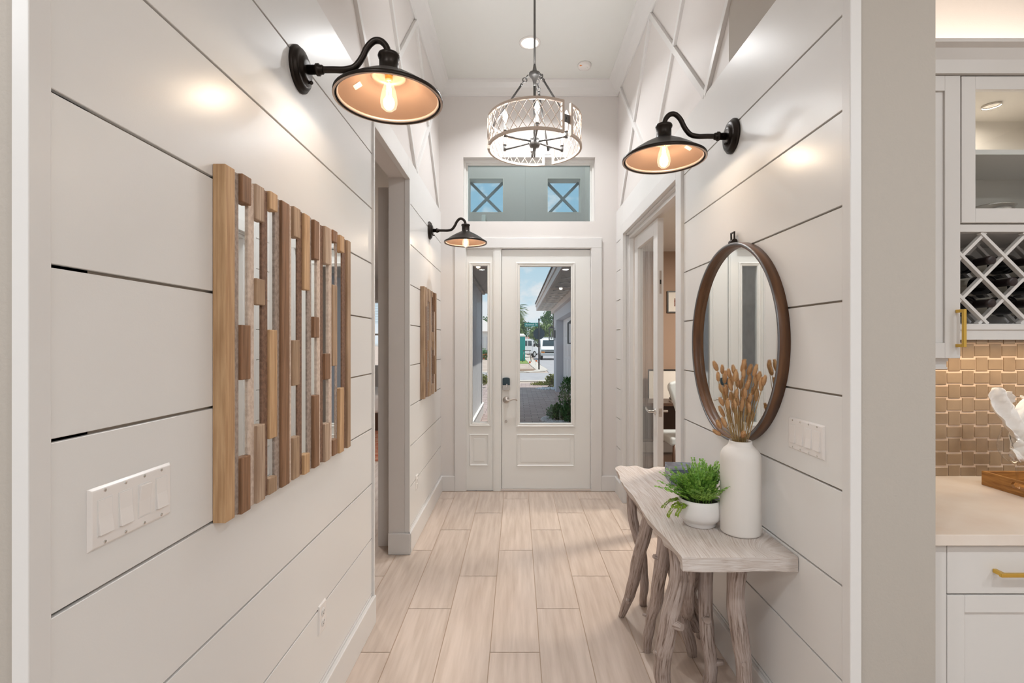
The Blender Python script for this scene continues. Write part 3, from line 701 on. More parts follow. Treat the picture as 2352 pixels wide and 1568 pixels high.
def outlet(label, loc, rz):
    r = tag(empty('wall_outlet', loc, rz), label, 'outlet'); w, h = .072, .117
    b = MB(); i = .005; b.hexa([(0, -w/2, -h/2), (0, w/2, -h/2), (0, w/2, h/2), (0, -w/2, h/2), (.006, -w/2+i, -h/2+i), (.006, w/2-i, -h/2+i), (.006, w/2-i, h/2-i), (.006, -w/2+i, h/2-i)]); b.build('plate', 'white_plastic', r, bevel=.001)
    for z in (-.02, .02):
        b = MB(); b.lathe([(.0165, .005), (.0165, .0075), (.015, .0082), (0, .0082)], 24, (0, 0, z), 'X'); rc = b.build('receptacle', 'trim', r)
        b = MB(); b.box(.008, .0086, -.008, -.006, z-.001, z+.007); b.box(.008, .0086, .006, .008, z, z+.006); b.lathe([(.0022, .008), (.0022, .0086)], 10, (0, 0, z-.007), 'X'); b.build('slots', 'black', rc)
    return r
outlet('white wall outlet low on left wall before the opening', (XL, 1.945, .415), 0)
outlet('tiny white wall outlet on far left wall below the small wood panel', (XL, 3.767, .43), 0)
outlet('white wall outlet on right wall behind the driftwood table legs', (XR, 2.22, .397), PI)

# ------------------------------------------------------------------ pendant
pc = Vector((.11, 3.163, 0)); pn = tag(empty('pendant_light', (pc.x, pc.y, ZC)), 'drum pendant light with open lattice wood shade on a long rod', 'pendant light')
def pz(z): return z-ZC
b = MB(); b.lathe([(.075, 0), (.075, -.012), (.06, -.022), (.015, -.03), (.008, -.045)], 32); b.build('canopy', 'pewter', pn)
b = MB(); b.cyl((0, 0, -.03), (0, 0, pz(3.29)), .007, 12); b.build('rod', 'pewter', pn)
b = MB(); b.lathe([(.008, pz(3.31)), (.011, pz(3.29)), (.016, pz(3.265)), (.036, pz(3.255)), (.038, pz(3.243)), (.03, pz(3.232)), (.016, pz(3.215)), (.010, pz(3.19)), (.010, pz(3.17))], 28); b.build('hub', 'pewter', pn)
b = MB(); b.cyl((0, 0, pz(3.18)), (0, 0, pz(2.82)), .009, 14); b.lathe([(.012, pz(2.835)), (.034, pz(2.825)), (.036, pz(2.79)), (.03, pz(2.777)), (.01, pz(2.773)), (.006, pz(2.74)), (.004, pz(2.71)), (0, pz(2.708))], 28); b.build('centre_column', 'pewter', pn)
R_, zb, zt = .305, pz(2.76), pz(2.955)
def az(deg, r, z): a = math.radians(deg); return Vector((r*math.sin(a), -r*math.cos(a), z))
for g in (39, 159, 279):
    b = MB(); e = az(g, R_-.012, pz(2.86)); h0 = az(g, .045, pz(3.235)); d = (e-h0).normalized()
    s0 = h0+d*.075; b.cyl(s0, e, .0065, 10); b.ball(s0, .010, 2); b.build('hanging_rod', 'pewter', pn)
    b = MB(); side = Vector((d.y, -d.x, 0)).normalized(); upv = d.cross(side)
    b.torus(h0+d*.012, .014, .0035, d, side); b.torus(h0+d*.036, .014, .0035, d, upv); b.torus(h0+d*.058, .012, .0035, d, side); b.build('chain_links', 'pewter', pn)
    b = MB(); n = 6; w = 8.5
    ang = [g-w+2*w*k/n for k in range(n+1)]
    for k in range(n):
        q = [az(ang[k], R_-.014, pz(2.832)), az(ang[k+1], R_-.014, pz(2.832)), az(ang[k+1], R_-.010, pz(2.832)), az(ang[k], R_-.010, pz(2.832))]
        b.hexa(q+[v+Vector((0, 0, .05)) for v in q])
    b.ball(az(g, R_-.008, pz(2.857)), .006, 1); b.build('bracket', 'pewter', pn)
for g in (39, 159, 279):
    b = MB(); a0, a1 = g+5.4, g+120-5.4; N = 40
    def arc(z, r=R_): return [az(a0+(a1-a0)*k/N, r, z) for k in range(N+1)]
    for z0, z1 in ((zb, zb+.016), (zt-.016, zt)):
        lo, hi = arc(z0), arc(z1); li, hi_i = arc(z0, R_-.014), arc(z1, R_-.014)
        for k in range(N): b.hexa([li[k], lo[k], lo[k+1], li[k+1], hi_i[k], hi[k], hi[k+1], hi_i[k+1]])
    for a in (a0, a1):
        s = 1 if a == a0 else -1; q = [az(a-s*.1, R_-.0148, zb-.0008), az(a-s*.1, R_+.0008, zb-.0008), az(a+s*2.9, R_+.0008, zb-.0008), az(a+s*2.9, R_-.0148, zb-.0008)]
        b.hexa(q+[v+Vector((0, 0, zt-zb+.0016)) for v in q])
    sp = b.build('shade_panel', 'rattan', pn)
    b = MB(); nd = 10; stp = (a1-a0)/nd
    for dirn in (1, -1):
        for k in range(-2, nd+3):
            pts = []
            for j in range(13):
                t = j/12; a = a0+stp*(k+dirn*2*t)
                if a0+1 < a < a1-1: pts.append(az(a, R_-.007+.002*dirn, zb+.01+(zt-zb-.02)*t))
            if len(pts) > 1: b.tube(pts, .0026, 6)
    b.build('lattice', 'rattan', sp)
for k in range(6):
    a = 60*k+2; b = MB(); ra = .222
    b.tube([az(a, .03, pz(2.808)), az(a, ra, pz(2.800))], .006, 10); b.cyl(az(a, ra, pz(2.792)), az(a, ra, pz(2.835)), .009, 12); ar = b.build('lamp_arm', 'pewter', pn)
    b = MB(); b.lathe([(.013, pz(2.83)), (.013, pz(2.838)), (.0115, pz(2.838)), (.0115, pz(2.888)), (.006, pz(2.89))], 16, az(a, ra, 0)); b.build('candle_sleeve', 'nickel', ar)
    b = MB(); b.lathe([(.007, pz(2.888)), (.012, pz(2.898)), (.0165, pz(2.915)), (.015, pz(2.932)), (.009, pz(2.95)), (.003, pz(2.963)), (0, pz(2.966))], 18, az(a, ra, 0)); b.build('candle_bulb', 'bulbglow', ar)
    lamp('candle_lamp', 'POINT', az(a, ra, pz(2.925)), E_BULB, (.96, .98, 1), .03, parent=pn)

# ------------------------------------------------------------------ round mirror
mr = tag(empty('round_mirror', (XR, 2.2425, 1.51), PI), 'round mirror in dark wood frame hung over the console table', 'mirror')
RM = .450; dp = .044
b = MB(); b.lathe([(RM, .001), (RM, dp-.004), (RM-.004, dp-.002), (RM-.006, .02), (RM-.006, .001)], 96, axis='X', closed=True); b.build('frame_outer', 'mirrorframe', mr)
b = MB(); b.lathe([(RM-.001, dp-.005), (RM-.002, dp), (RM-.010, dp), (RM-.012, dp-.006), (RM-.012, dp-.01)], 96, axis='X', closed=True); b.build('frame_edge', 'mirroredge', mr)
b = MB(); b.lathe([(RM-.010, dp-.003), (RM-.018, dp-.004), (RM-.022, .018), (RM-.022, .006), (RM-.010, .006)], 96, axis='X', closed=True); b.build('frame_inner', 'mirrorframe', mr)
b = MB(); b.lathe([(0, .0135), (RM-.0215, .0135), (RM-.0215, .006)], 96, axis='X'); mg = b.build('mirror_glass', 'mirror', mr)
for f in mg.data.polygons: f.use_smooth = False
b = MB(); hz = RM
for k, (w_, h0, h1) in enumerate(((.045, .012, .055),)):
    for s in (-1, 1): b.bar((.016, s*.015, hz+.004), (.016, s*.017, hz+.052), .006, .006)
    b.bar((.016, -.02, hz+.052), (.016, .02, hz+.052), .006, .006)
b.cyl((.016, -.022, hz+.010), (.016, .022, hz+.010), .012, 14); b.box(.004, .028, -.012, .012, hz-.012, hz+.006); b.build('hanger', 'bronze', mr)

# ------------------------------------------------------------------ console table
TT = .742; ct = tag(empty('console_table', (.79, 2.36, 0)), 'console table with whitewashed live-edge slab top on driftwood branch legs', 'table')
off = Vector((-.79, -2.36, 0))
def left_edge(y):
    ks = ((1.742, .589), (1.80, .587), (1.925, .584), (2.02, .572), (2.153, .566), (2.30, .574), (2.45, .580), (2.60, .575), (2.70, .572), (2.82, .588), (2.90, .597), (2.96, .592), (3.0, .60), (3.06, .63))
    for (a, p), (c, q) in zip(ks[:-1], ks[1:]):
        if y <= c: return p+(q-p)*(y-a)/(c-a)
    return ks[-1][1]
b = MB(); uvl = b.bm.loops.layers.uv.new('UVMap'); NY, NX = 90, 18; rows = []
def far_y(t): return 3.01+.03*math.sin(t*9)+.02*math.sin(t*21+1)
for i in range(NY+1):
    row = []
    for j in range(NX+1):
        t = j/NX; ff = i/NY; y = 1.742+(far_y(t)-1.742)*ff; xl = left_edge(y)+.004*noise.noise(Vector((y*14, 3, 0)))
        x = xl+(1.002-xl)*t; z = TT+.0012*noise.noise(Vector((x*9, y*6, 2)))
        if j == 0: z -= .004
        if i == 0: y += .006*noise.noise(Vector((x*16, 0, 7))); z -= .002
        row.append((x, y, z))
    rows.append(row)
top = [[b.bm.verts.new(Vector(p)+off) for p in row] for row in rows]
bot = []
for i, row in enumerate(rows):
    r2 = []
    for j, (x, y, z) in enumerate(row):
        t = j/NX; ins = .022*(1-t)**3*(1+.8*noise.noise(Vector((y*11, 1, 1)))) if i > 2 else .003*(1-t)
        r2.append(b.bm.verts.new(Vector((x+ins, y, TT-.053+.004*noise.noise(Vector((y*8, x*5, 4)))))+off))
    bot.append(r2)
def q(vs, uvs):
    f = b.bm.faces.new(vs); f.smooth = True
    for lp, u in zip(f.loops, uvs): lp[uvl].uv = u
def guv(i, j, k=0):
    x, y, z = rows[i][j]; kn = Vector((x-.93, (y-1.80)*.8, 0)).length; sw = .35*math.exp(-kn*5)
    return (x*3+sw*2.2+.15*math.sin(y*2.2)+k, y)
for i in range(NY):
    for j in range(NX):
        q((top[i][j], top[i][j+1], top[i+1][j+1], top[i+1][j]), (guv(i, j), guv(i, j+1), guv(i+1, j+1), guv(i+1, j)))
        q((bot[i][j], bot[i+1][j], bot[i+1][j+1], bot[i][j+1]), (guv(i, j), guv(i+1, j), guv(i+1, j+1), guv(i, j+1)))
    for j in (0, NX):
        m0, m1 = [], []
        yv0, yv1 = rows[i][j][1], rows[i+1][j][1]
        q((top[i][j], top[i+1][j], bot[i+1][j], bot[i][j]), ((0, yv0), (0, yv1), (.25, yv1), (.25, yv0)))
for j in range(NX):
    xa_, xb_ = rows[0][j][0], rows[0][j+1][0]
    q((top[0][j], bot[0][j], bot[0][j+1], top[0][j+1]), ((.0, xa_*2+5), (.2, xa_*2+5), (.2, xb_*2+5), (.0, xb_*2+5)))
    q((top[NY][j], top[NY][j+1], bot[NY][j+1], bot[NY][j]), ((.0, xa_+7), (.0, xb_+7), (.2, xb_+7), (.2, xa_+7)))
tp = b.build('slab_top', 'slab', ct)
for f in tp.data.polygons: f.use_smooth = True
md = tp.modifiers.new('es', 'EDGE_SPLIT'); md.split_angle = .7
def limb(pts, rad, seed, knots=()):
    b = MB(); sp = spline([Vector(p)+off for p in pts], 7)
    sp = [p+Vector((noise.noise(p*9+Vector((seed, 0, 0))), noise.noise(p*9+Vector((0, seed, 5))), 0))*.006 if 0 < k < len(sp)-1 else p for k, p in enumerate(sp)]
    b.tube(sp, lerp_list([q_*.80 for q_ in rad], len(sp)), 18, wob=.16, seed=seed)
    for (t, dv, rr, ln) in knots:
        p = sp[int(t*(len(sp)-1))]; dv = Vector(dv).normalized()
        b.tube([p, p+dv*ln*.6, p+dv*ln], [rr*1.25, rr, rr*.7], 12, wob=.2, seed=seed+.5)
    o = b.build('leg', 'drift', ct); return o
zt_ = TT-.048
limb([(.63, 2.33, zt_), (.615, 2.42, .5), (.60, 2.55, .24), (.585, 2.62, .11), (.572, 2.69, .0)], [.040, .038, .036, .031, .020], 1, [(.66, (-.4, -1, -.2), .014, .045)])
limb([(.64, 2.10, zt_), (.635, 2.13, .56), (.625, 2.22, .33), (.625, 2.33, .12), (.63, 2.385, 0)], [.043, .040, .035, .029, .022], 2, [(.25, (-1, -.3, .5), .012, .05), (.62, (-1, 0, .2), .008, .04)])
limb([(.655, 2.04, zt_), (.655, 1.99, .57), (.615, 1.975, .38), (.60, 2.03, .17), (.625, 2.075, 0)], [.040, .045, .046, .042, .034], 3, [(.50, (.7, -1, .1), .019, .062), (.7, (-1, -.3, .3), .010, .045)])
limb([(.68, 1.965, zt_), (.70, 2.03, .50), (.745, 2.16, .34), (.82, 2.33, .20), (.885, 2.42, .09)], [.046, .043, .041, .036, .028], 4)
limb([(.66, 2.16, zt_), (.70, 2.20, .48), (.77, 2.28, .25), (.82, 2.33, .08), (.84, 2.355, 0)], [.034, .033, .035, .034, .028], 5)
limb([(.795, 2.06, zt_), (.79, 2.05, .50), (.795, 2.06, .30), (.825, 2.09, .12), (.835, 2.12, 0)], [.038, .037, .036, .034, .033], 6, [(.45, (-.2, -1, .1), .020, .040), (.74, (1, -.5, .3), .015, .055)])
limb([(.87, 1.92, zt_), (.855, 1.91, .52), (.87, 1.92, .36), (.90, 1.94, .20), (.93, 1.975, 0)], [.044, .042, .041, .038, .036], 7, [(.02, (.2, -1, -.3), .012, .046), (.68, (-.4, -1, .2), .010, .042)])
limb([(.90, 2.18, zt_), (.84, 2.20, .50), (.80, 2.24, .36), (.90, 2.40, .16), (.94, 2.5, 0)], [.028, .026, .027, .03, .028], 8)
limb([(.66, 2.78, zt_), (.64, 2.74, .55), (.70, 2.72, .3), (.72, 2.80, 0)], [.036, .034, .032, .026], 9)
limb([(.92, 2.82, zt_), (.93, 2.78, .5), (.92, 2.75, .25), (.93, 2.80, 0)], [.036, .034, .032, .028], 10)
limb([(.66, 2.92, TT-.055), (.64, 2.80, TT-.085), (.65, 2.60, TT-.10), (.66, 2.45, TT-.12)], [.018, .022, .024, .02], 12)

# ------------------------------------------------------------------ vase and dried grass
VX, VY = .900, 1.970
vs = tag(empty('vase', (VX, VY, TT+.0012)), 'tall matte white bottle-shaped vase on the console table', 'vase')
b = MB(); b.lathe([(0, 0), (.070, 0), (.0755, .004), (.077, .010), (.077, .295), (.0765, .308), (.073, .322), (.064, .336), (.052, .346), (.046, .353), (.0435, .362), (.0435, .368), (.042, .370), (.0405, .368), (.0405, .355), (.047, .34), (.060, .325), (.066, .305), (.066, .02), (0, .02)], 56); b.build('body', 'vase', vs)
heads = []
for k in range(4):
    b = MB(); rr = random.Random(50+k); L_ = .038+.004*k
    b.ball((0, 0, L_*.5), 1, 2, (.0072, .0072, L_*.50), .12, k)
    for i in range(800):
        t = rr.random(); a = rr.random()*2*PI; r0 = .0070*math.sin(PI*(.10+.84*t))**.7; p = Vector((r0*math.cos(a), r0*math.sin(a), L_*t*.97))
        d = Vector((math.cos(a), math.sin(a), 1.3+t)).normalized()*rr.uniform(.004, .009); s_ = Vector((-math.sin(a), math.cos(a), 0))*.0004
        b.poly([p-s_, p+s_, p+d])
    heads.append(b)
head_me = []
for k, b in enumerate(heads):
    me = bpy.data.meshes.new('seed_head'); b.bm.to_mesh(me); b.bm.free(); me.materials.append(M['bunny']); head_me.append(me)
hp = [(1648,838),(1659,845),(1650,862),(1664,866),(1675,852),(1688,848),(1692,862),(1703,840),(1712,835),(1718,848),(1708,856),(1731,850),(1742,862),(1736,872),(1752,872),(1748,884),(1659,888),(1668,893),(1680,884),(1700,880),(1714,882),(1727,893),(1733,886),(1736,908),(1662,918),(1672,925),(1684,915),(1696,918),(1706,912),(1716,922),(1722,934),(1664,944),(1676,938),(1689,936),(1700,945),(1712,940),(1724,952),(1668,968),(1655,970),(1680,958),(1694,960),(1705,990),(1656,985),(1718,965),(1690,900),(1704,898),(1670,905),(1682,872),(1695,876),(1721,868),(1690,925),(1702,930),(1678,905),(1712,900),(1666,905),(1686,862),(1722,910)]
rr = random.Random(5)
for i, (px, py) in enumerate(hp):
    Y = min(VY+rr.uniform(-.055, .055), .942*F/(px-CX)); tgt = P(px, py+14, Y)
    a = rr.random()*2*PI; base = Vector((VX+.018*math.cos(a), VY+.018*math.sin(a), TT+.30)); mid = (base+tgt)/2+Vector((rr.uniform(-.006, .006), rr.uniform(-.006, .006), .01))
    neck = Vector((VX+(tgt.x-VX)*.35, VY+(tgt.y-VY)*.35, TT+.372)); dn = Vector((neck.x-VX, neck.y-VY, 0))
    if dn.length > .034: dn = dn.normalized()*.034; neck.x, neck.y = VX+dn.x, VY+dn.y
    o = bpy.data.objects.new('dried_grass_stem', None)
    b = MB(); b.tube([p-tgt for p in spline([base, neck, (neck+tgt)/2+Vector((rr.uniform(-.004, .004), rr.uniform(-.004, .004), .004)), tgt], 4)], .0011, 5)
    o = b.build('dried_grass_stem', 'straw'); o.location = tgt
    tag(o, 'dried tan bunny-tail grass stem standing in the tall white vase', 'dried grass', 'dried bunny-tail stems in the vase')
    h = bpy.data.objects.new('seed_head', head_me[i % 4]); C.objects.link(h); h.parent = o
    d = (tgt-neck).normalized()+Vector((rr.uniform(-.3, .3), rr.uniform(-.3, .3), .25)); h.rotation_euler = d.to_track_quat('Z', 'Y').to_euler(); s = rr.uniform(.85, 1.12); h.scale = (s*1.06, s*1.06, s)
# ------------------------------------------------------------------ potted fern
FX, FY = .769, 2.06
pt = tag(empty('potted_fern', (FX, FY, TT+.0012)), 'small green fern in a round white ceramic pot beside the vase', 'potted plant')
b = MB(); b.lathe([(0, 0), (.060, 0), (.064, .003), (.065, .015), (.068, .019), (.079, .027), (.0865, .040), (.0895, .058), (.0885, .082), (.0845, .108), (.082, .111), (.079, .109), (.080, .09), (.0, .085)], 56); b.build('pot', 'pot', pt)
b = MB(); b.lathe([(0, .0925), (.078, .0915)], 30); b.build('soil', 'soil', pt)
def frond_mesh(seed, L, curl, leaf=.0048, pairs=17, dense=1):
    b = MB(); rr = random.Random(seed); pts = []; p = Vector((0, 0, 0)); a = 0
    n = 24
    for k in range(n+1):
        pts.append(p.copy()); a += curl/n; p += Vector((math.sin(a), 0, math.cos(a)))*L/n
    b.tube(pts, lerp_list([.0012, .0005], n+1), 5)
    for k in range(pairs):
        t = .2+.8*k/(pairs-1); i = min(int(t*n), n-1); q_ = pts[i]; tan = (pts[i+1]-pts[i]).normalized(); reach = L*.22*math.sin(PI*min(1, .25+.75*t))*(1.05-.75*t)+.004
        for s in (-1, 1):
            d = (Vector((0, s, 0))+tan*.5).normalized(); m = max(1, int(reach/(leaf*1.35)))
            for j in range(m):
                c = q_+d*(leaf*1.2*(j+1))+Vector((rr.uniform(-1, 1), rr.uniform(-1, 1), rr.uniform(-1, 1)))*.0014
                nrm = Vector((-tan.z, 0, tan.x))+Vector((rr.uniform(-.5, .5), rr.uniform(-.5, .5), rr.uniform(-.3, .3))); e1 = d.cross(nrm).normalized(); e2 = nrm.cross(e1).normalized(); rl = leaf*rr.uniform(.75, 1.1)
                b.poly([c+(e1*math.cos(x)+e2*math.sin(x)*.85)*rl for x in (0, 1.05, 2.1, 3.14, 4.19, 5.24)])
    me = bpy.data.meshes.new('frond'); b.bm.to_mesh(me); b.bm.free(); return me
fm = [frond_mesh(k, .135+.010*k, .15+.14*k, leaf=.0056, pairs=17) for k in range(5)]
for m_ in fm: m_.materials.append(M['leaf'])
def frond(me, az_, lean, r0=.03, z=.09, s=1, roll=0):
    o = bpy.data.objects.new('frond', me); C.objects.link(o); o.parent = pt
    o.location = (r0*math.cos(az_), r0*math.sin(az_), z); o.rotation_euler = (Matrix.Rotation(az_, 3, 'Z') @ Matrix.Rotation(lean, 3, 'Y')).to_euler(); o.scale = (s, s, s); return o
rr = random.Random(21)
for k in range(110):
    a = rr.random()*2*PI; ln = rr.uniform(.0, .95)
    if math.cos(a) > .45: ln *= .4
    if math.sin(a) < -.3: ln *= .8
    frond(fm[k % 5], a, ln, rr.uniform(.005, .05), .098, rr.uniform(.68, 1.1))
frond(fm[2], PI*1.0, .95, .05, .10, 1.0); frond(fm[2], PI*1.15, .9, .05, .10, 1.0); frond(fm[0], .3, .05, .02, .09, 1.15)
for (a, l, s) in ((-.35, .95, .62), (-.75, 1.3, .30)): frond(fm[3], a, l, .066, .112, s)
suc = frond_mesh(77, .10, 1.3, .0062, 14); suc.materials.append(M['leaf2'])
for (a, l, s) in ((PI*.98, 1.25, 1.0), (PI*1.08, 1.5, 1.05), (PI*1.18, 1.35, .9), (PI*.9, 1.45, .9), (.95, .25, 1.1), (1.2, .35, 1.2), (.7, .3, 1.1)): frond(suc, a, l, .07 if l > 1 else .05, .098, s)
# marble box
mbx = tag(empty('marble_box', (.905, 2.70, TT+.0012), -.10), 'dark blue-grey marble box behind the fern on the table', 'box')
b = MB(); b.box(-.072, .072, -.085, .085, 0, .064); b.build('body', 'marble', mbx, bevel=.0015)
b = MB(); b.box(-.072, .072, -.085, .085, .0655, .083); b.build('lid', 'marble', mbx, bevel=.0015)

# ------------------------------------------------------------------ drinks bar
yF, yBk, Zc = 1.506, 2.178, .914
bx0, bx1 = 1.262, 2.6
def uxp(px, Y): return (px-CX)*Y/F
ctp = tag(box1('countertop', 'counter', (bx0, bx1, yF, yBk, Zc-.034, Zc), bevel=.002), 'pale quartz countertop of the drinks bar', 'countertop')
yc = 1.53
bc = tag(empty('base_cabinet', (1.36, yc, 0)), 'white shaker base cabinet under the quartz counter', 'cabinet')
cx = 1.36
b = MB(); b.box(bx0-cx, bx1-cx, .02, yBk-yc, .10, Zc-.0345); b.box(bx0-cx, uxp(2174, yc)-cx, 0, .02, .10, Zc-.0345); b.box(bx0-cx, bx1-cx, .07, yBk-yc, 0, .10); b.build('body', 'cabinet', bc, bevel=.0015)
d0, d1 = uxp(2176, yc)-cx, uxp(2176, yc)-cx+.47
zd = lambda py: H-(py-CY)*yc/F
def shaker(b, x0, x1, z0, z1, y0, fr=.055, t=.02, rec=.008):
    b.box(x0, x0+fr, y0, y0+t, z0, z1); b.box(x1-fr, x1, y0, y0+t, z0, z1); b.box(x0+fr, x1-fr, y0, y0+t, z0, z0+fr); b.box(x0+fr, x1-fr, y0, y0+t, z1-fr, z1); b.box(x0+fr, x1-fr, y0+rec, y0+t, z0+fr, z1-fr)
def pull_h(xc_, z, par, y0=0, ln=.20):
    b = MB(); b.box(xc_-ln/2, xc_+ln/2, y0-.036, y0-.026, z-.006, z+.006)
    for s in (-1, 1): b.box(xc_+s*(ln/2-.012)-.006, xc_+s*(ln/2-.012)+.006, y0-.03, y0, z-.006, z+.006)
    return b.build('handle', 'brass', par, bevel=.0015)
for k in range(2):
    a, c = d0+k*.474, d0+.47+k*.474
    b = MB(); b.box(a, c, 0, .02, zd(1363), zd(1253)); dw = b.build('drawer', 'cabinet', bc, bevel=.002); pull_h((a+c)/2, (zd(1363)+zd(1253))/2-.002, dw)
    b = MB(); shaker(b, a, c, .105, zd(1367), 0); dd = b.build('cabinet_door', 'cabinet', bc, bevel=.002)
    pull_h((a+c)/2, zd(1367)-.03, dd, ln=.16) if k else None
# backsplash
def splash():
    b = MB(); col = b.bm.loops.layers.float_color.new('plank'); px_, pz_ = .1225, .060; x0, z0, x1, z1 = bx0, Zc, bx1, 1.60; y = yBk
    g = .0035
    nrow = int((z1-z0)/pz_)+2
    for r in range(-1, nrow):
        for c in range(int((x1-x0)/px_)+2):
            xo = 1.262+.006+c*px_+(px_/2 if r % 2 else 0)-.03; zo = z0-.012+r*pz_
            for (u0, u1, v0, v1) in ((xo, xo+px_*.56, zo+.004, zo+pz_-.008), (xo+px_*.56, xo+px_, zo-.003, zo+pz_+.003-.002)):
                u0 += g/2; u1 -= g/2; v0 += g/2; v1 -= g/2
                u0, u1, v0, v1 = max(u0, x0), min(u1, x1), max(v0, z0), min(v1, z1)
                if u1-u0 < .004 or v1-v0 < .004: continue
                rnd = random.random(); rn2 = random.random(); f6 = b.box(u0, u1, y-.006, y+.003, v0, v1)
                for f in f6:
                    for lp in f.loops: lp[col] = (rnd, rn2, rnd, 1)
    return b.build('wall_backsplash', 'tile', bevel=.0012, seg=1)
bs = struct(splash(), 'tan glazed basketweave tile backsplash', 'wall')
box1('grout_bed', 'tilegrout', (bx0, bx1, yBk-.0025, yBk+.017, Zc, 1.60), bs)
# upper cabinets
yU = 1.84; uz = lambda py, Y=yU: H-(py-CY)*Y/F; ux = lambda px: uxp(px, yU)
nc = tag(empty('narrow_wall_cabinet', (1.55, yU, uz(823))), 'narrow white wall cabinet with brass pull left of the wine rack', 'cabinet')
ox, oz = 1.55, uz(823)
b = MB(); b.box(bx0-ox, ux(2206)-ox, .02, yBk-yU-.007, 0, uz(172)-oz); b.build('body', 'cabinet', nc, bevel=.0015)
b = MB(); shaker(b, 1.42-ox, ux(2206)-ox, 0.001, uz(173)-oz, 0, fr=.058); nd_ = b.build('cabinet_door', 'cabinet', nc, bevel=.0015)
b = MB(); xh = ux(2197)-ox; z0, z1 = uz(797)-oz, uz(711)-oz
b.box(xh-.005, xh+.006, -.036, -.026, z0, z1)
for z in (z0+.006, z1-.006): b.box(xh-.005, xh+.006, -.03, 0, z-.006, z+.006)
b.build('handle', 'brass', nd_, bevel=.0015)
b = MB(); b.box(bx0-ox, ux(2190)-ox, .03, .05, -.036, 0); b.box(bx0-ox, ux(2192)-ox, .026, .052, -.012, 0); b.box(bx0-ox, ux(2189)-ox, .024, .05, -.042, -.034); b.build('light_rail', 'cabinet', nc, bevel=.001)
gx0, gx1 = ux(2208), ux(2208)+.62
gc = tag(empty('glass_front_cabinet', (gx0, yU, uz(513))), 'white wall cabinet with glass door above the wine rack', 'cabinet'); oz = uz(513)
hT = uz(172)-oz; wG = gx1-gx0; dB = yBk-yU-.007
b = MB(); b.box(0, .018, .022, dB, 0, hT); b.box(wG-.018, wG, .022, dB, 0, hT); b.box(0, wG, .022, dB, 0, .03); b.box(0, wG, .022, dB, hT-.03, hT); b.box(0, wG, dB-.01, dB, 0, hT); b.build('body', 'cabin', gc)
lamp('cabinet_fill_puck', 'AREA', (wG*.45, .17, hT-.034), .9, (1, .9, .8), .06, target=(wG*.45, .17, 0), parent=gc)  # puck light added to brighten the cabinet inside
b = MB(); b.lathe([(.03, hT-.031), (.032, hT-.031), (.032, hT-.039), (.03, hT-.039)], 20, (wG*.45, .17, 0), closed=True); b.build('fill_puck_ring', 'steel', gc)
zsf = uz(348)-oz
b = MB(); b.box(.018, wG-.018, .03, dB-.01, zsf, zsf+.02); b.build('shelf', 'cabinet', gc, bevel=.001)
b = MB(); x0_, x1_ = .002, wG-.002; gl0 = ux(2241)-gx0; z0_, z1_ = uz(511)-oz, uz(175)-oz; zi0, zi1 = uz(478)-oz, uz(205)-oz
b.box(x0_, gl0, 0, .02, z0_, z1_); b.box(x1_-(gl0-x0_), x1_, 0, .02, z0_, z1_); b.box(gl0, x1_-(gl0-x0_), 0, .02, z0_, zi0); b.box(gl0, x1_-(gl0-x0_), 0, .02, zi1, z1_)
gd = b.build('cabinet_door', 'cabinet', gc, bevel=.0015); box1('glass', 'glass', (gl0-.005, x1_-(gl0-x0_)+.005, .011, .015, zi0-.005, zi1+.005), gd)
b = MB(); cp = [(0, 0), (-.012, .0), (-.014, .05), (-.03, .085), (-.05, .095), (-.05, .108), (.05, .108), (.05, 0)]
z0c = uz(172); b.prism([(bx0, yU+p[0], z0c+p[1]) for p in cp], (gx1-bx0, 0, 0)); struct(b.build('trim_%d' % trim_n[0], 'cabinet'), 'white cornice along the top of the wall cabinets', 'trim'); trim_n[0] += 1
# wine rack
oz = uz(780); wrk = tag(empty('wine_rack', (gx0, yU+.01, oz)), 'white lattice wine rack filled with dark bottles', 'wine rack')
hR = uz(513)-oz-.001; z_lo, z_hi = uz(743)-oz, uz(531)-oz
b = MB(); b.box(0, wG, 0, .02, 0, z_lo); b.box(0, wG, 0, .02, z_hi, hR); b.box(0, wG, .02, dB-.01, z_lo-.02, z_lo); b.box(0, wG, .02, dB-.01, z_hi, hR); b.box(0, .004, 0, dB-.01, z_lo, z_hi); b.box(wG-.018, wG, 0, dB-.01, z_lo, z_hi); b.box(0, wG, dB-.02, dB-.01, z_lo, z_hi)
b.box(0, wG, -.006, .0, uz(757)-oz, uz(745)-oz)
b.build('frame', 'cabinet', wrk, bevel=.001)
def lattice(b, y0, y1, cxx, czz, stp, x0, x1, z0, z1, w):
    # diagonal slats through (cxx,czz) every stp, clipped to the frame
    for s in (1, -1):
        for k in range(-9, 10):
            xa = cxx+k*stp
            # line x = xa + s*(z-czz)
            za, zb_ = z0, z1; pa, pb = xa+s*(za-czz), xa+s*(zb_-czz)
            lo, hi = sorted((pa, pb))
            if hi < x0 or lo > x1: continue
            def clip(x, z, xo, zo):
                if x < x0: return x0, zo+(x0-xo)/s if False else czz+s*(x0-xa)
                if x > x1: return x1, czz+s*(x1-xa)
                return x, z
            A = clip(pa, za, pb, zb_); B = clip(pb, zb_, pa, za)
            ym = (y0+y1)/2+(.004 if s > 0 else 0)
            if (Vector((A[0]-B[0], A[1]-B[1], 0))).length > .02: b.bar((A[0], ym, A[1]), (B[0], ym, B[1]), w, y1-y0, up=(0, 1, 0))
cxl, czl = uxp(2220, yU)-gx0, uz(586.6)-oz; stp = uxp(2318, yU)-uxp(2220, yU)
b = MB(); lattice(b, .004, .022, cxl, czl, stp, .004, wG-.018, z_lo, z_hi, .011); b.build('front_lattice', 'cabinet', wrk)
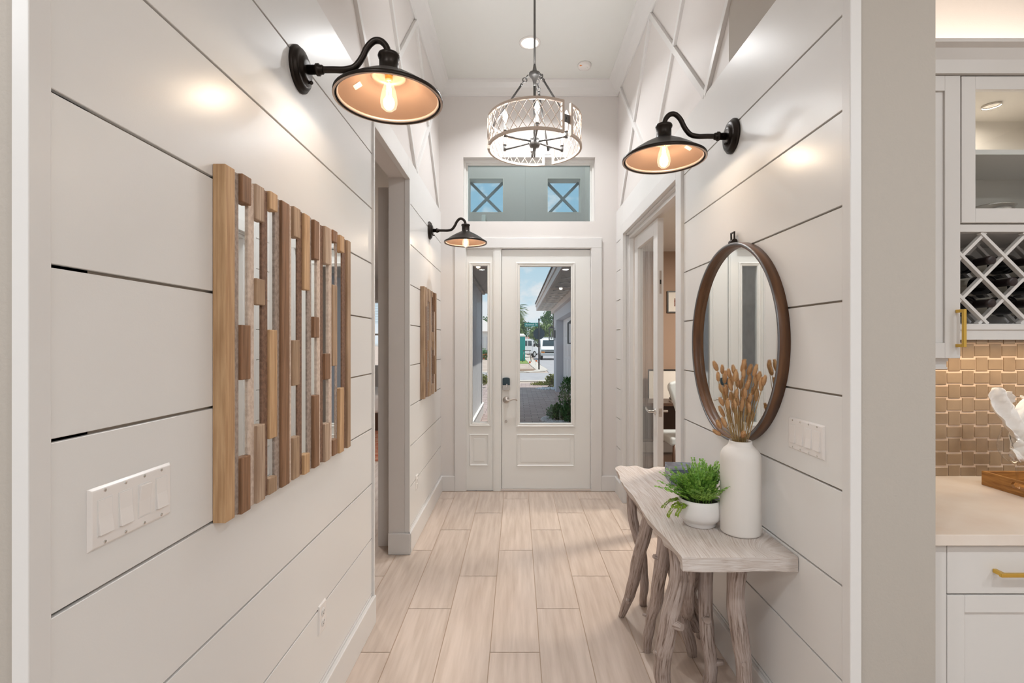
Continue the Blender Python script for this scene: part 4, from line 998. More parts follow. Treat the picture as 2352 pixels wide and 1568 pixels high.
b = MB(); lattice(b, .20, .218, cxl, czl, stp, .004, wG-.018, z_lo, z_hi, .011); b.build('rear_lattice', 'cabinet', wrk)
# bottles
bm_b = MB(); bm_b.lathe([(0, 0), (.034, 0), (.0372, .004), (.0372, .19), (.034, .205), (.018, .225), (.0145, .235), (.0145, .27)], 28, axis='Y'); 
for v in bm_b.bm.verts: v.co.y *= -1
bottle0 = bm_b.build('wine_bottle', 'bottle')
b = MB(); b.lathe([(.0150, .232), (.0152, .285), (.0165, .286), (.0165, .298), (.012, .300), (0, .300)], 20, axis='Y')
for v in b.bm.verts: v.co.y *= -1
b.build('foil_cap', 'foil', bottle0)
b = MB(); b.lathe([(.0376, .06), (.0376, .15)], 28, axis='Y', cap=False)
me_ = b.bm
for v in me_.verts: v.co.y *= -1
bmesh.ops.delete(me_, geom=[f for f in me_.faces if len(f.verts) > 4 or f.calc_center_median().x > 0], context='FACES')
b.build('paper_label', 'label', bottle0)
cells = [(.5, -.5, 'wine bottle with neck out at the left end of the middle row'), (1.5, -.5, 'wine bottle with neck out in the middle of the rack'), (0, -1, 'wine bottle with neck out at the lower left of the rack'), (1, -1, 'wine bottle with neck out below the middle row'), (1, 0, 'wine bottle high in the rack just under the empty cells'), (2, -1, 'wine bottle at the lower right of the rack'), (.5, -1.5, 'wine bottle in the bottom row of the rack, left one'), (1.5, -1.5, 'wine bottle in the bottom row of the rack, right one')]
cells = [c for c in cells]
# place in diamond cells (each rests in the V of its cell); cell centres lie half a step from the crossings
centres = []
for i in range(0, 6):
    for j in range(0, 3):
        for hf in (0, 1):
            x = cxl+stp*(i-.5)+(stp/2 if hf else 0); z = czl-stp*j-(stp/2 if hf else 0)
            if .045 < x < wG-.06 and z_lo+.04 < z < czl+.01: centres.append((x, z, i, j, hf))
centres = sorted(centres, key=lambda c: (-round(c[1], 3), c[0]))
rown = {}; used = 0
for (x, z, i, j, hf) in centres:
    zr = z-(stp/2-.0372*1.414-.0085) if True else z
    key = round(z, 3); rown[key] = rown.get(key, 0)+1
    o = bottle0 if used == 0 else copy_tree(bottle0)
    used += 1; o.location = (gx0+x, yU+.01+.272, oz+zr)
    ri = sorted(rown.keys(), reverse=True).index(key)
    tag(o, 'dark wine bottle in %s row of the wine rack, %s from left' % (['top', 'second', 'third', 'lowest'][min(ri, 3)], ['first', 'second', 'third', 'fourth', 'fifth', 'sixth'][min(rown[key]-1, 5)]), 'bottle', 'bottles in the wine rack')
# ice bucket
bkz = uz(513)+.03
ib = tag(empty('ice_bucket', (uxp(2278, 2.02), 2.02, bkz)), 'shiny steel ice bucket inside the glass-front cabinet', 'bucket')
b = MB(); b.lathe([(0, 0), (.062, 0), (.064, .004), (.067, .04), (.068, .042), (.067, .044), (.069, .074), (.075, .078), (.076, .081), (.073, .083), (.067, .078), (.060, .006), (0, .006)], 44); b.build('body', 'steel', ib)
# tray
ty0, ty1, tx0, tx1 = 1.70, 2.04, 1.940, 2.42
tr = tag(empty('serving_tray', ((tx0+tx1)/2, (ty0+ty1)/2, Zc)), 'wooden serving tray with cut-out handle on quartz counter', 'tray')
b = MB(); hx, hy = (tx1-tx0)/2, (ty1-ty0)/2
b.box(-hx, hx, -hy, hy, 0.0005, .012); b.build('tray_base', 'tray', tr, bevel=.001)
b = MB(); b.box(-hx, hx, hy-.012, hy, .012, .058); b.build('side_wall', 'tray', tr, bevel=.0015)
b = MB(); b.box(-hx, hx, -hy, -hy+.012, .012, .058); b.build('side_wall', 'tray', tr, bevel=.0015)
for s in (-1, 1):
    b = MB(); xa_, xb_ = (-hx, -hx+.012) if s < 0 else (hx-.012, hx)
    n = 12; y_in = .05; zc_ = .036; rz_ = .012
    b.box(xa_, xb_, -hy+.012, -y_in, .012, .058); b.box(xa_, xb_, y_in, hy-.012, .012, .058)
    for k in range(n):
        u0 = -y_in+2*y_in*k/n; u1 = -y_in+2*y_in*(k+1)/n
        def hgt(u):
            e = max(0, abs(u)-(y_in-rz_)); return math.sqrt(max(0, rz_*rz_-e*e))
        h0, h1 = hgt(u0), hgt(u1)
        b.hexa([(xa_, u0, .012), (xb_, u0, .012), (xb_, u1, .012), (xa_, u1, .012), (xa_, u0, zc_-h0), (xb_, u0, zc_-h0), (xb_, u1, zc_-h1), (xa_, u1, zc_-h1)])
        b.hexa([(xa_, u0, zc_+h0), (xb_, u0, zc_+h0), (xb_, u1, zc_+h1), (xa_, u1, zc_+h1), (xa_, u0, .058), (xb_, u0, .058), (xb_, u1, .058), (xa_, u1, .058)])
    b.build('handle_end', 'tray', tr)
# wine glass and napkin
gX, gY, gZ = uxp(2336, 1.95), 1.95, Zc+.012
wg = tag(empty('wine_glass', (gX, gY, gZ)), 'stemmed wine glass holding a cream napkin on the tray', 'glass')
b = MB(); b.lathe([(0, 0), (.036, 0), (.036, .002), (.012, .005), (.0045, .012), (.0038, .05), (.0045, .085), (.008, .095)], 32); b.build('stem', 'stemware', wg)
b = MB(); b.lathe([(.0075, .093), (.022, .100), (.045, .120), (.058, .148), (.060, .172), (.054, .20), (.045, .226), (.041, .24)], 40, cap=False); b.build('bowl', 'stemware', wg)
b = MB(); rr = random.Random(9)
npk = tag(empty('cloth_napkin', (gX, gY, gZ+.10)), 'crumpled cream cloth napkin rising from the wine glass', 'napkin')
def sheet(ctrl, nu=22, nv=14, amp=.006, seed=0):
    # ctrl: list of (centre, half-width vector) up the cloth
    b = MB(); cs = spline([c for c, w in ctrl], 6); ws = spline([w for c, w in ctrl], 6); g = []
    for i, (c, w) in enumerate(zip(cs, ws)):
        row = []
        for j in range(nv+1):
            t = j/nv*2-1; p = c+w*t; nrm = Vector((w.y, -w.x, 0)).normalized() if Vector((w.x, w.y)).length > 1e-6 else Vector((0, 1, 0))
            p = p+nrm*(amp*2.2*math.sin(t*4.2+i*.22+seed)+amp*1.6*noise.noise(Vector((t*3.6, i*.33, seed))))+Vector((0, 0, amp*1.2*noise.noise(Vector((t*3, seed, i*.15)))))
            row.append(b.bm.verts.new(p))
        g.append(row)
    for i in range(len(g)-1):
        for j in range(nv):
            f = b.bm.faces.new((g[i][j], g[i][j+1], g[i+1][j+1], g[i+1][j])); f.smooth = True
    o = b.build('cloth_fold', 'napkin', npk); md = o.modifiers.new('solid', 'SOLIDIFY'); md.thickness = .0015; return o
V = Vector
sheet([(V((0, 0, .01)), V((.012, .006, 0))), (V((.004, -.01, .04)), V((.026, .012, 0))), (V((-.004, -.012, .08)), V((.026, .014, .004))), (V((-.014, -.01, .12)), V((.030, .01, .01))), (V((-.028, -.008, .17)), V((.044, .008, .018))), (V((-.042, 0, .225)), V((.052, .008, .006))), (V((-.052, 0, .265)), V((.046, .006, -.012))), (V((-.060, 0, .292)), V((.026, .004, -.010)))], amp=.009, seed=1)
sheet([(V((.006, .01, .02)), V((.014, -.006, 0))), (V((.012, .01, .06)), V((.024, -.01, 0))), (V((.015, .012, .12)), V((.034, -.008, .006))), (V((.03, .014, .18)), V((.040, .004, .014))), (V((.048, .02, .235)), V((.026, .004, .022))), (V((.05, .02, .265)), V((.006, .002, .006)))], seed=4)
sheet([(V((.006, -.026, .012)), V((.022, .004, 0))), (V((-.010, -.034, .024)), V((.024, .010, .003))), (V((-.026, -.034, .040)), V((.020, .014, .006))), (V((-.036, -.022, .056)), V((.014, .014, .006))), (V((-.030, -.008, .062)), V((.014, .012, .002))), (V((-.014, -.004, .052)), V((.014, .010, 0)))], amp=.0016, seed=7)
lamp('undercabinet_strip', 'AREA', (1.85, 2.02, 1.515), E_UNDER, (1, .80, .58), 1.1, target=(1.85, 2.02, 0), size_y=.05)
lamp('overcabinet_strip', 'AREA', (1.95, 2.08, uz(107)+.03), E_OVER, (1, .84, .70), 1.2, target=(1.95, 2.10, 5), size_y=.05)

# ------------------------------------------------------------------ office (through the right door)
b = MB(); b.box(1.13, 4.3, 6.72, 6.85, 0, 2.9); b.box(1.13, 1.2, 5.15, 6.72, 0, 2.9); struct(b.build('wall_office', 'officewall'), 'taupe office wall seen past the glazed door', 'wall')
struct(box1('ceiling_office', 'ceiling', (1.13, 4.3, 2.35, 6.85, 2.767, 2.9)), 'office ceiling', 'ceiling')
struct(box1('floor_office', 'darkfloor', (1.13, 4.3, 2.35, 6.72, -.05, 0.001)), 'dark office floor', 'floor')
struct(box1('baseboard_office', 'trim', (1.2, 4.3, 6.70, 6.72, 0.001, .15)), 'white office baseboard', 'baseboard')
lamp('office_fill', 'AREA', (2.8, 4.6, 2.72), E_OFFICE_FILL, (1, .88, .75), .5, target=(2.8, 4.6, 0))  # area light added to lift the dark office
pf = tag(empty('picture_frame', (uxp(1556, 6.7), 6.72, uz(693, 6.7))), 'black framed small print on the office wall', 'picture')
b = MB(); w, h = .14, .15
b.box(-w, -w+.016, -.025, 0, -h, h); b.box(w-.016, w, -.025, 0, -h, h); b.box(-w+.016, w-.016, -.025, 0, -h, -h+.016); b.box(-w+.016, w-.016, -.025, 0, h-.016, h); b.build('frame', 'black', pf)
box1('mat_board', 'paper', (-w+.014, w-.014, -.012, -.004, -h+.014, h-.014), pf); box1('print', 'artred', (-.045, .05, -.0135, -.012, -.06, .05), pf)
dk = tag(empty('desk', (2.15, 6.35, 0)), 'dark wood desk against the office wall', 'desk')
b = MB(); b.box(-.75, .75, -.3, .3, .72, .76); b.build('desk_top', 'darkwood', dk, bevel=.003)
b = MB(); b.box(-.75, -.70, -.3, .3, 0.001, .72); b.box(.70, .75, -.3, .3, 0.001, .72); b.box(-.7, .7, .25, .28, .2, .72); b.build('desk_frame', 'darkwood', dk, bevel=.003)
mo = tag(empty('framed_board', (2.12, 6.55, .761)), 'pale board with black frame standing on the office desk', 'board')
b = MB(); b.box(-.36, .36, -.02, 0, 0, .37); b.build('board', 'paper', mo); b = MB(); b.box(-.37, .37, -.025, .005, .37, .39); b.box(-.37, -.36, -.025, .005, 0, .37); b.box(.36, .37, -.025, .005, 0, .37); b.build('frame', 'black', mo)
for k in range(3): tag(box1('book', ('paper', 'darkwood', 'artred')[k], (1.93+.01*k, 2.15-.01*k, 6.10, 6.25, .761+.025*k, .784+.025*k), bevel=.002), '%s book of the small stack on the office desk' % ('lowest pale', 'middle dark', 'top reddish')[k], 'book', 'books on the office desk')
chx = uxp(1552, 5.2)
och = tag(empty('office_chair', (chx+.215, 5.2, 0)), 'pale blue upholstered chair in the office', 'chair')
b = MB(); b.prism([(-.13, -.03, .45), (-.20, -.03, .75), (-.30, -.03, 1.03), (-.285, -.03, 1.08), (-.22, -.03, 1.10), (.22, -.03, 1.10), (.285, -.03, 1.08), (.30, -.03, 1.03), (.20, -.03, .75), (.13, -.03, .45)], (0, .08, 0)); b.build('backrest', 'chair', och, bevel=.03, seg=4)
b = MB(); b.box(-.27, .27, 0, .5, .40, .50); b.build('seat', 'chair', och, bevel=.03, seg=4)
for s in (-1, 1):
    for y in (.02, .46): b = MB(); b.tube([(s*.22, y, .42), (s*.25, y+(.03 if y > .2 else -.03), 0.001)], [.02, .012], 10); b.build('leg', 'darkwood', och)

# ------------------------------------------------------------------ bedroom (through the left opening)
lamp('bedroom_fill', 'AREA', (-2.4, 5.5, 2.85), E_BED_FILL, (1, .96, .92), .5, target=(-2.4, 5.5, 0))  # added fill, brightens the bedroom behind the opening
struct(box1('ceiling_bedroom', 'ceiling', (-4.3, XL-TH, .9, 10.9, 2.9, 3.0)), 'bedroom ceiling', 'ceiling')
b = MB(); wy = 10.76
b.box(-4.3, -3.7, wy, wy+.14, -.1, 2.95); b.box(-2.4, -.8, wy, wy+.14, -.1, 2.95); b.box(-3.7, -2.4, wy, wy+.14, -.1, .95); b.box(-3.7, -2.4, wy, wy+.14, 2.45, 2.95)
b.box(-.94, -.8, 5.1, wy+.3, -.1, 2.75)
struct(b.build('wall_bedroom', 'stucco'), 'grey stucco bedroom wing wall left of the front path', 'wall')
b = MB(); b.box(-.955, -.94, 4.9, wy, 0, 2.9); b.box(-2.4, -.955, wy-.015, wy, 0, 2.9); b.box(-4.3, -3.7, wy-.015, wy, 0, 2.9); b.box(-3.7, -2.4, wy-.015, wy, 0, .95); b.box(-3.7, -2.4, wy-.015, wy, 2.45, 2.9)
struct(b.build('wall_bedroom_inside', 'wall'), 'pale bedroom walls seen through the left opening', 'wall')
b = MB(); bw = struct(empty('window_3', (-3.05, wy, .95)), 'bedroom window with white blind seen through the left opening', 'window')
b.box(-.65, -.58, 0, .08, 0, 1.5); b.box(.58, .65, 0, .08, 0, 1.5); b.box(-.58, .58, 0, .08, 0, .06); b.box(-.58, .58, 0, .08, 1.44, 1.5); b.box(-.58, .58, .02, .06, .72, .76); b.build('window_frame', 'trim', bw)
b = MB()
for k in range(14): b.box(-.6, .6, -.05, -.015, 1.45-.035*k, 1.453-.035*k)
b.box(-.6, .6, -.05, -.01, 1.46, 1.5); b.build('blind', 'blind', bw)
bed = tag(empty('bed', (-2.95, 9.1, 0)), 'bed with white covers glimpsed through the left opening', 'bed')
box1('base', 'darkwood', (-1, .75, -.8, .8, .014, .3), bed); b = MB(); b.box(-1, .78, -.82, .82, .3, .62); b.build('mattress', 'bedding', bed, bevel=.06, seg=3)
b = MB(); b.box(-1.25, -1.0, -.8, .8, 0.014, 1.2); b.build('headboard', 'darkwood', bed)
tag(box1('rug', 'rug', (-3.6, -1.7, 6.2, 8.9, .001, .012)), 'rust-red rug under the bed', 'rug')

# ------------------------------------------------------------------ outside: wing eave, porch, garage
GZ = -.10
b = MB(); b.box(-.80, -.38, 5.16, 11.2, 2.66, 2.70); b.box(-.38, -.34, 5.16, 11.25, 2.64, 2.86); b.box(-.80, -.38, 11.2, 11.25, 2.64, 2.86); b.box(-4.4, -.34, 10.9, 11.25, 2.861, 2.95)
b.box(-.80, -.74, 5.16, 11.1, 2.60, 2.66)
struct(b.build('trim_%d' % trim_n[0], 'soffit'), 'boxed eave above the stucco wing outside the sidelight', 'trim'); trim_n[0] += 1
b = MB(); b.box(-.80, -.775, 5.16, 11.08, GZ, .135); b.box(-.80, -.76, 5.16, 11.09, .135, .155); struct(b.build('trim_%d' % trim_n[0], 'whitestucco'), 'white plinth band along the stucco wing', 'trim'); trim_n[0] += 1
# porch tower
pY0, pY1 = 6.74, 6.94; pxl, pxr = -.74, .93
po = tag(empty('porch_tower', (0, 6.6, 2.8)), 'grey stucco porch gable wall with two square openings', 'porch')
ul = lambda px: (px-CX)*pY0/F; vz = lambda py: H-(py-CY)*pY0/F-2.8
zb0, zb1 = .02, 1.75; oz0, oz1 = vz(489), vz(408); oxs = ((ul(1076), ul(1157)), (ul(1256), ul(1335)))
b = MB(); ya_, yb_ = pY0-6.6, pY1-6.6; X0, X1 = -.95, 1.15
b.box(X0, X1, ya_, yb_, zb0, oz0); b.box(X0, X1, ya_, yb_, oz1, zb1)
xs = [X0, oxs[0][0], oxs[0][1], oxs[1][0], oxs[1][1], X1]
for k in (0, 2, 4): b.box(xs[k], xs[k+1], ya_, yb_, oz0, oz1)
b.build('front_wall', 'porchstucco', po)
for k, (xa_, xb_) in enumerate(oxs):
    b = MB(); t = .012
    b.box(xa_, xa_+t, ya_-.002, yb_, oz0, oz1); b.box(xb_-t, xb_, ya_-.002, yb_, oz0, oz1); b.box(xa_+t, xb_-t, ya_-.002, yb_, oz1-t, oz1); b.box(xa_+t, xb_-t, ya_-.002, yb_, oz0, oz0+t); b.build('opening_reveal', 'whitestucco', po)
    b = MB(); ym = yb_-.03
    b.bar((xa_, ym, oz0), (xb_, ym, oz1), .035, .03, up=(0, 1, 0)); b.bar((xa_, ym+.004, oz1), (xb_, ym+.004, oz0), .035, .03, up=(0, 1, 0)); b.build('cross_bars', 'barpaint', po)
b = MB(); b.box(pxr, 1.15, 5.15-6.6, ya_, zb0, zb1); b.build('side_wall', 'whitestucco', po)
b = MB(); b.box(-.95, pxl, 5.15-6.6, ya_, zb0, zb1); b.build('side_wall', 'whitestucco', po)
b = MB(); b.box(-1, 1.2, 5.15-6.6, yb_+.1, zb1, zb1+.1); b.build('roof', 'soffit', po)
pl = tag(empty('porch_fill_light', (.1, 5.9, zb1+2.798)), 'added round white fill light inside the porch gable', 'ceiling light')  # light added inside the porch to brighten the transom view
b = MB(); b.lathe([(.12, 0), (.13, -.03), (.10, -.07), (0, -.08)], 28); b.build('globe', 'canlight', pl)
lamp('porch_fill_lamp', 'POINT', (0, 0, -.14), E_PORCH_FILL, (1, .97, .92), .08, parent=pl)
# garage
gg = tag(empty('garage', (1.26, 12, GZ)), 'pale grey garage with tiled roof eave along the front path', 'garage')
gx, gy0, gy1 = 1.26, 7.05, 17.0
L = lambda x, y, z: (x-1.26, y-12, z-GZ)
def gbox(b, x0, x1, y0, y1, z0, z1): b.box(x0-1.26, x1-1.26, y0-12, y1-12, z0-GZ, z1-GZ)
ypier = 1120*1.26/(1277.8-CX)
b = MB(); gbox(b, gx, gx+4, ypier, gy1, GZ, 2.66); gbox(b, gx, gx+4, gy0, 10.4, GZ, 2.66); gbox(b, gx, gx+.3, 10.4, ypier, 2.25, 2.66); gbox(b, gx+.235, gx+4, 10.4, ypier, GZ, 2.25); b.build('wall', 'garagewall', gg)
b = MB(); xd = gx+.235
gbox(b, xd-.012, xd, 10.42, ypier-.02, GZ+.01, 2.24)
for r in range(4):
    for c in range(6):
        y0 = 10.5+c*(ypier-10.6)/6; y1 = y0+(ypier-10.6)/6-.1; z0 = GZ+.08+r*.57
        gbox(b, xd-.024, xd-.012, y0, y1, z0, z0+.47)
b.build('garage_door', 'garagedoor', gg, bevel=.004)
b = MB(); gbox(b, .70, gx+.02, gy0+.06, gy1+.45, 2.66, 2.69); 
b.build('soffit', 'soffit', gg)
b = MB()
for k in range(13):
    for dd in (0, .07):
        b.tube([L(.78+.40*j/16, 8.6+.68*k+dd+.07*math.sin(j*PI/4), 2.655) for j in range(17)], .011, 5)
b.build('soffit_reflection_strips', 'whitestucco', gg)  # wavy white strips shaped to stand for reflections across the soffit
b = MB(); gbox(b, .665, .70, gy0+.06, gy1+.48, 2.65, 2.90); gbox(b, .64, .67, gy0+.06, gy1+.48, 2.78, 2.90); gbox(b, .70, gx+4, gy1+.45, gy1+.48, 2.65, 2.90); gbox(b, 1.16, 1.26, gy0, gy1, 2.52, 2.66); b.build('fascia', 'fascia', gg)
b = MB()
for k in range(26):
    y = gy1+.5-k*.42
    if y < gy0: break
    b.tube([L(.66, y-.2, 2.915), L(2.6, y-.2, 3.60)], [.055, .055], 8)
b.hexa([L(.62, gy0+.06, 2.885), L(.62, gy1+.5, 2.885), L(5.2, gy1+.5, 4.45), L(5.2, gy0+.06, 4.45), L(.62, gy0+.06, 2.92), L(.62, gy1+.5, 2.92), L(5.2, gy1+.5, 4.5), L(5.2, gy0+.06, 4.5)]); b.build('roof', 'rooftile', gg)
def lantern(label, y, z, s=1):
    r = tag(empty('wall_lantern', (gx, y, z)), label, 'lantern', 'garage wall lanterns'); r.scale = (s, s, s)
    b = MB(); w = .075; h = .36
    for sx_ in (-.20, -.05):
        for sy in (-w, w): b.box(sx_-.009, sx_+.009, sy-.009, sy+.009, -h/2, h/2)
    b.box(-.215, -.035, -w-.012, w+.012, -h/2-.02, -h/2); b.box(-.215, -.035, -w-.012, w+.012, h/2, h/2+.02); b.hexa([(-.20, -w, h/2+.02), (-.05, -w, h/2+.02), (-.05, w, h/2+.02), (-.20, w, h/2+.02), (-.14, -.015, h/2+.08), (-.11, -.015, h/2+.08), (-.11, .015, h/2+.08), (-.14, .015, h/2+.08)]); b.cyl((-.125, 0, h/2+.08), (-.125, 0, h/2+.12), .006, 8); b.build('frame', 'pewter', r)
    b = MB(); b.box(-.05, 0, -.05, .05, -.12, .12); b.build('backplate', 'pewter', r)
    box1('glass', 'lanternglass', (-.197, -.053, -w+.004, w-.004, -h/2, h/2), r)
    b = MB(); b.lathe([(.012, -.16), (.012, -.05), (.02, -.03), (.012, .03), (0, .05)], 12, (-.125, 0, 0)); b.build('bulb', 'paper', r)
lantern('far wall lantern on the garage beyond its door recess', ypier+.35, H+20*16.2/1120, 1.05)
lantern('near wall lantern on the garage seen at the right of door glass', 10.05, H+22*10.05/1120, 1.1)

# ground
def ground(name, m, x0, x1, y0, y1, z, label, cat='ground'):
    b = MB(); b.box(x0, x1, y0, y1, z-.1, z); return struct(b.build(name, m), label, cat)
ground('ground', 'dirt', -120, 120, 5.0, 220, GZ-.03, 'sandy ground beyond the house')
pv = ground('path', 'paver', -1.5, 9, 5.15, 19.4, GZ, 'clay paver path and driveway outside the front door', 'path')
rd = ground('road', 'asphalt', -60, 60, 21.0, 26.2, GZ-.005, 'grey asphalt street crossing in front', 'road')
ground('road_side_street', 'asphalt', 1.7, 9.5, 26.2, 140, GZ-.006, 'asphalt side street running away with parked vans', 'road')
def strip(name, m, pts, w, z, h, label):
    b = MB()
    for (x0, y0), (x1, y1) in zip(pts[:-1], pts[1:]):
        d = Vector((x1-x0, y1-y0, 0)).normalized(); n = Vector((-d.y, d.x, 0))*w/2
        a, c = Vector((x0, y0, z)), Vector((x1, y1, z)); b.hexa([a-n, a+n, c+n, c-n, a-n+V((0, 0, h)), a+n+V((0, 0, h)), c+n+V((0, 0, h)), c-n+V((0, 0, h))])
    return struct(b.build(name, m), label, 'kerb')
strip('kerb', 'concrete', [(-60, 20.7), (60, 20.7)], .6, GZ-.05, .06, 'pale concrete kerb on the near side of the street')
strip('kerb_corner', 'concrete', [(-60, 26.5), (-1, 26.5), (.4, 26.8), (1.2, 27.6), (1.45, 29), (1.3, 34), (.9, 60), (.9, 130)], .7, GZ-.05, .07, 'pale concrete kerb rounding the corner by the stop sign')
ground('lawn', 'grass', -.9, .95, 38, 46, GZ-.005, 'small green verge beyond the stop sign', 'lawn')
b = MB(); b.lathe([(0, .05), (.9, .04), (1.3, .0)], 32, (.55, 29.2, GZ-.03)); tag(b.build('mulch_bed', 'mulch'), 'brown mulch bed around the stop sign pole', 'mulch', kind='stuff')
# stop sign
sp_ = tag(empty('stop_sign', ((1238-CX)*29/F, 29, GZ)), 'back of an octagonal stop sign on a black pole', 'sign')
b = MB(); b.cyl((0, 0, 0), (0, 0, 2.98), .045, 12); b.ball((0, 0, 3.0), .06, 2); b.build('pole', 'signpost', sp_)
b = MB(); b.prism([(.36*math.cos(PI/8+k*PI/4), .05, 2.15+.36*math.sin(PI/8+k*PI/4)) for k in range(8)], (0, .02, 0)); b.build('octagon_plate', 'signback', sp_)
b = MB(); b.box(-.86, -.05, -.012, .012, 2.58, 2.80); gp = b.build('street_name_plate', 'signgreen', sp_, bevel=.004)
tcu = bpy.data.curves.new('lettering', 'FONT'); tcu.body = 'Arawak St'; tcu.size = .17; tcu.align_x = 'CENTER'; tcu.align_y = 'CENTER'; tcu.extrude = .001
tmp = bpy.data.objects.new('lettering_source', tcu); C.objects.link(tmp); bpy.context.view_layer.update()
tme = bpy.data.meshes.new_from_object(tmp.evaluated_get(bpy.context.evaluated_depsgraph_get())); bpy.data.objects.remove(tmp)
tme.materials.clear(); tme.materials.append(M['signtext'])
to = bpy.data.objects.new('lettering', tme); C.objects.link(to); to.parent = gp; to.location = (-.455, -.015, 2.69); to.rotation_euler = (PI/2, 0, 0)
# vans
def van(label, loc, rz):
    r = tag(empty('van', loc, rz), label, 'van')   # local: front towards -Y, length along +Y
    hw = .98
    prof = [(0, .42), (0, .95), (.10, 1.08), (.75, 1.22), (1.35, 1.92), (1.7, 2.04), (5.3, 2.06), (5.45, 1.9), (5.5, .45)]
    b = MB(); n = len(prof)
    for sx_, in (): pass
    secs = [(-hw, .0), (-hw+.10, .0)]
    b.prism([(-hw, y, z) for y, z in prof], (2*hw, 0, 0)); b.build('body', 'van', r, bevel=.07, seg=3)
    b = MB(); s0, s1 = (.83, 1.29), (1.33, 1.86)
    b.hexa([(-.80, s0[0]-.03, s0[1]), (.80, s0[0]-.03, s0[1]), (.80, s0[0]+.02, s0[1]), (-.80, s0[0]+.02, s0[1]), (-.72, s1[0]-.04, s1[1]), (.72, s1[0]-.04, s1[1]), (.72, s1[0]+.02, s1[1]), (-.72, s1[0]+.02, s1[1])]); b.build('windscreen', 'vanglass', r)
    for s in (-1, 1):
        for (y0, y1) in ((1.5, 2.2), (2.35, 3.2), (3.35, 4.2), (4.35, 5.2)):
            b = MB(); xs_ = sorted((s*(hw-.01), s*(hw+.012))); b.box(xs_[0], xs_[1], y0, y1, 1.28, 1.82); b.build('side_window', 'vanglass', r, bevel=.01)
        for y in (.95, 4.3):
            b = MB(); x0 = s*(hw-.22); x1 = s*(hw+.02); b.tube([(x0, y, .36), (x1, y, .36)], .36, 24); wh = b.build('wheel', 'rubber', r, bevel=.03)
            b = MB(); b.tube([(x1-s*.01, y, .36), (x1+s*.012, y, .36)], .20, 18); b.build('wheel_hub', 'bumper', wh)
        b = MB(); b.box(*sorted((s*.62, s*.93)), -.02, .05, .80, .97); b.build('headlight', 'lens', r, bevel=.01)
        b = MB(); b.box(*sorted((s*.62, s*.95)), -.03, .05, .66, .79); b.build('indicator', 'amber', r, bevel=.01)
        b = MB(); b.bar((s*hw, 1.35, 1.25), (s*(hw+.2), 1.3, 1.3), .05, .05); b.box(*sorted((s*(hw+.12), s*(hw+.30))), 1.24, 1.34, 1.18, 1.52); b.build('wing_mirror', 'rubber', r, bevel=.02)
    b = MB(); b.box(-.60, .60, -.015, .05, .66, .95); g2 = b.build('grille', 'rubber', r, bevel=.01); b = MB(); b.box(-.6, .6, -.03, .0, .80, .87); b.build('grille_bar', 'bumper', g2)
    b = MB(); b.box(-.98, .98, -.10, .12, .40, .62); b.build('bumper', 'bumper', r, bevel=.03)
    b = MB()
    for y in (2.0, 3.2, 4.4): b.box(-.85, .85, y-.03, y+.03, 2.10, 2.15)
    for x in (-.8, 0, .8): b.box(x-.03, x+.03, 1.8, 4.6, 2.15, 2.19)
    for y in (2.0, 4.4):
        for x in (-.8, .8): b.box(x-.03, x+.03, y-.03, y+.03, 2.03, 2.11)
    b.build('roof_rack', 'bumper', r)
    return r
van('white work van facing the camera on the side street', ((1266.5-CX)*45.5/F, 45.5, GZ), 0)
van('white van parked left beside the teal toilet', (1.6, 55.0, GZ), PI-.62)
o = van('small distant white van with orange beacon on the side street', (1.75, 72, GZ), PI-.2)
b = MB(); b.box(-.3, .3, 1.9, 2.2, 2.1, 2.45); b.build('beacon', 'orange', o)
pt2 = tag(empty('portable_toilet', (.42, 44, GZ)), 'teal portable toilet cabin beside the street', 'toilet cabin')
b = MB(); b.box(-.75, .25, -.55, .55, 0, 2.15); b.build('cabin', 'teal', pt2, bevel=.04); b = MB(); b.box(-.80, .30, -.6, .6, 2.15, 2.25); b.hexa([(-.8, -.6, 2.25), (.3, -.6, 2.25), (.3, .6, 2.25), (-.8, .6, 2.25), (-.6, -.4, 2.42), (.1, -.4, 2.42), (.1, .4, 2.42), (-.6, .4, 2.42)]); b.build('roof', 'paper', pt2, bevel=.03)
b = MB(); b.box(-.6, .1, -.575, -.55, .15, 2.0); b.build('cabin_door', 'teal', pt2, bevel=.01)
sh = tag(empty('sawhorse', (.78, 41, GZ)), 'grey metal folding trestle in front of the teal cabin', 'trestle')
b = MB(); b.bar((-.35, 0, .95), (.35, 0, .95), .1, .06); b.build('top_bar', 'pewter', sh)
for sx_ in (-.3, .3):
    for sy in (-.3, .3): b = MB(); b.tube([(sx_*.8, 0, .95), (sx_*1.2, sy, 0)], .025, 8); b.build('leg', 'pewter', sh)
bn = tag(empty('wheelie_bin', (2.25, 62, GZ)), 'dark wheeled rubbish bin by the far van', 'bin')
b = MB(); b.hexa([(-.25, -.25, .05), (.25, -.25, .05), (.25, .25, .05), (-.25, .25, .05), (-.32, -.32, 1.05), (.32, -.32, 1.05), (.32, .32, 1.05), (-.32, .32, 1.05)]); b.build('bin_body', 'rubber', bn); b = MB(); b.box(-.34, .34, -.36, .34, 1.05, 1.12); b.build('lid', 'rubber', bn)
for k, (px, Y) in enumerate(((1215, 32), (1230, 34.5))):
    fg = tag(empty('marker_flag', ((px-CX)*Y/F, Y, GZ-.03)), '%s small red marker flag stuck in sandy ground' % ('left', 'right')[k], 'flag')
    b = MB(); b.cyl((0, 0, 0), (0, 0, .4), .006, 6); b.build('wire', 'pewter', fg); b = MB(); b.box(0, .12, -.003, .003, .30, .42); b.build('flag_cloth', 'orange', fg)

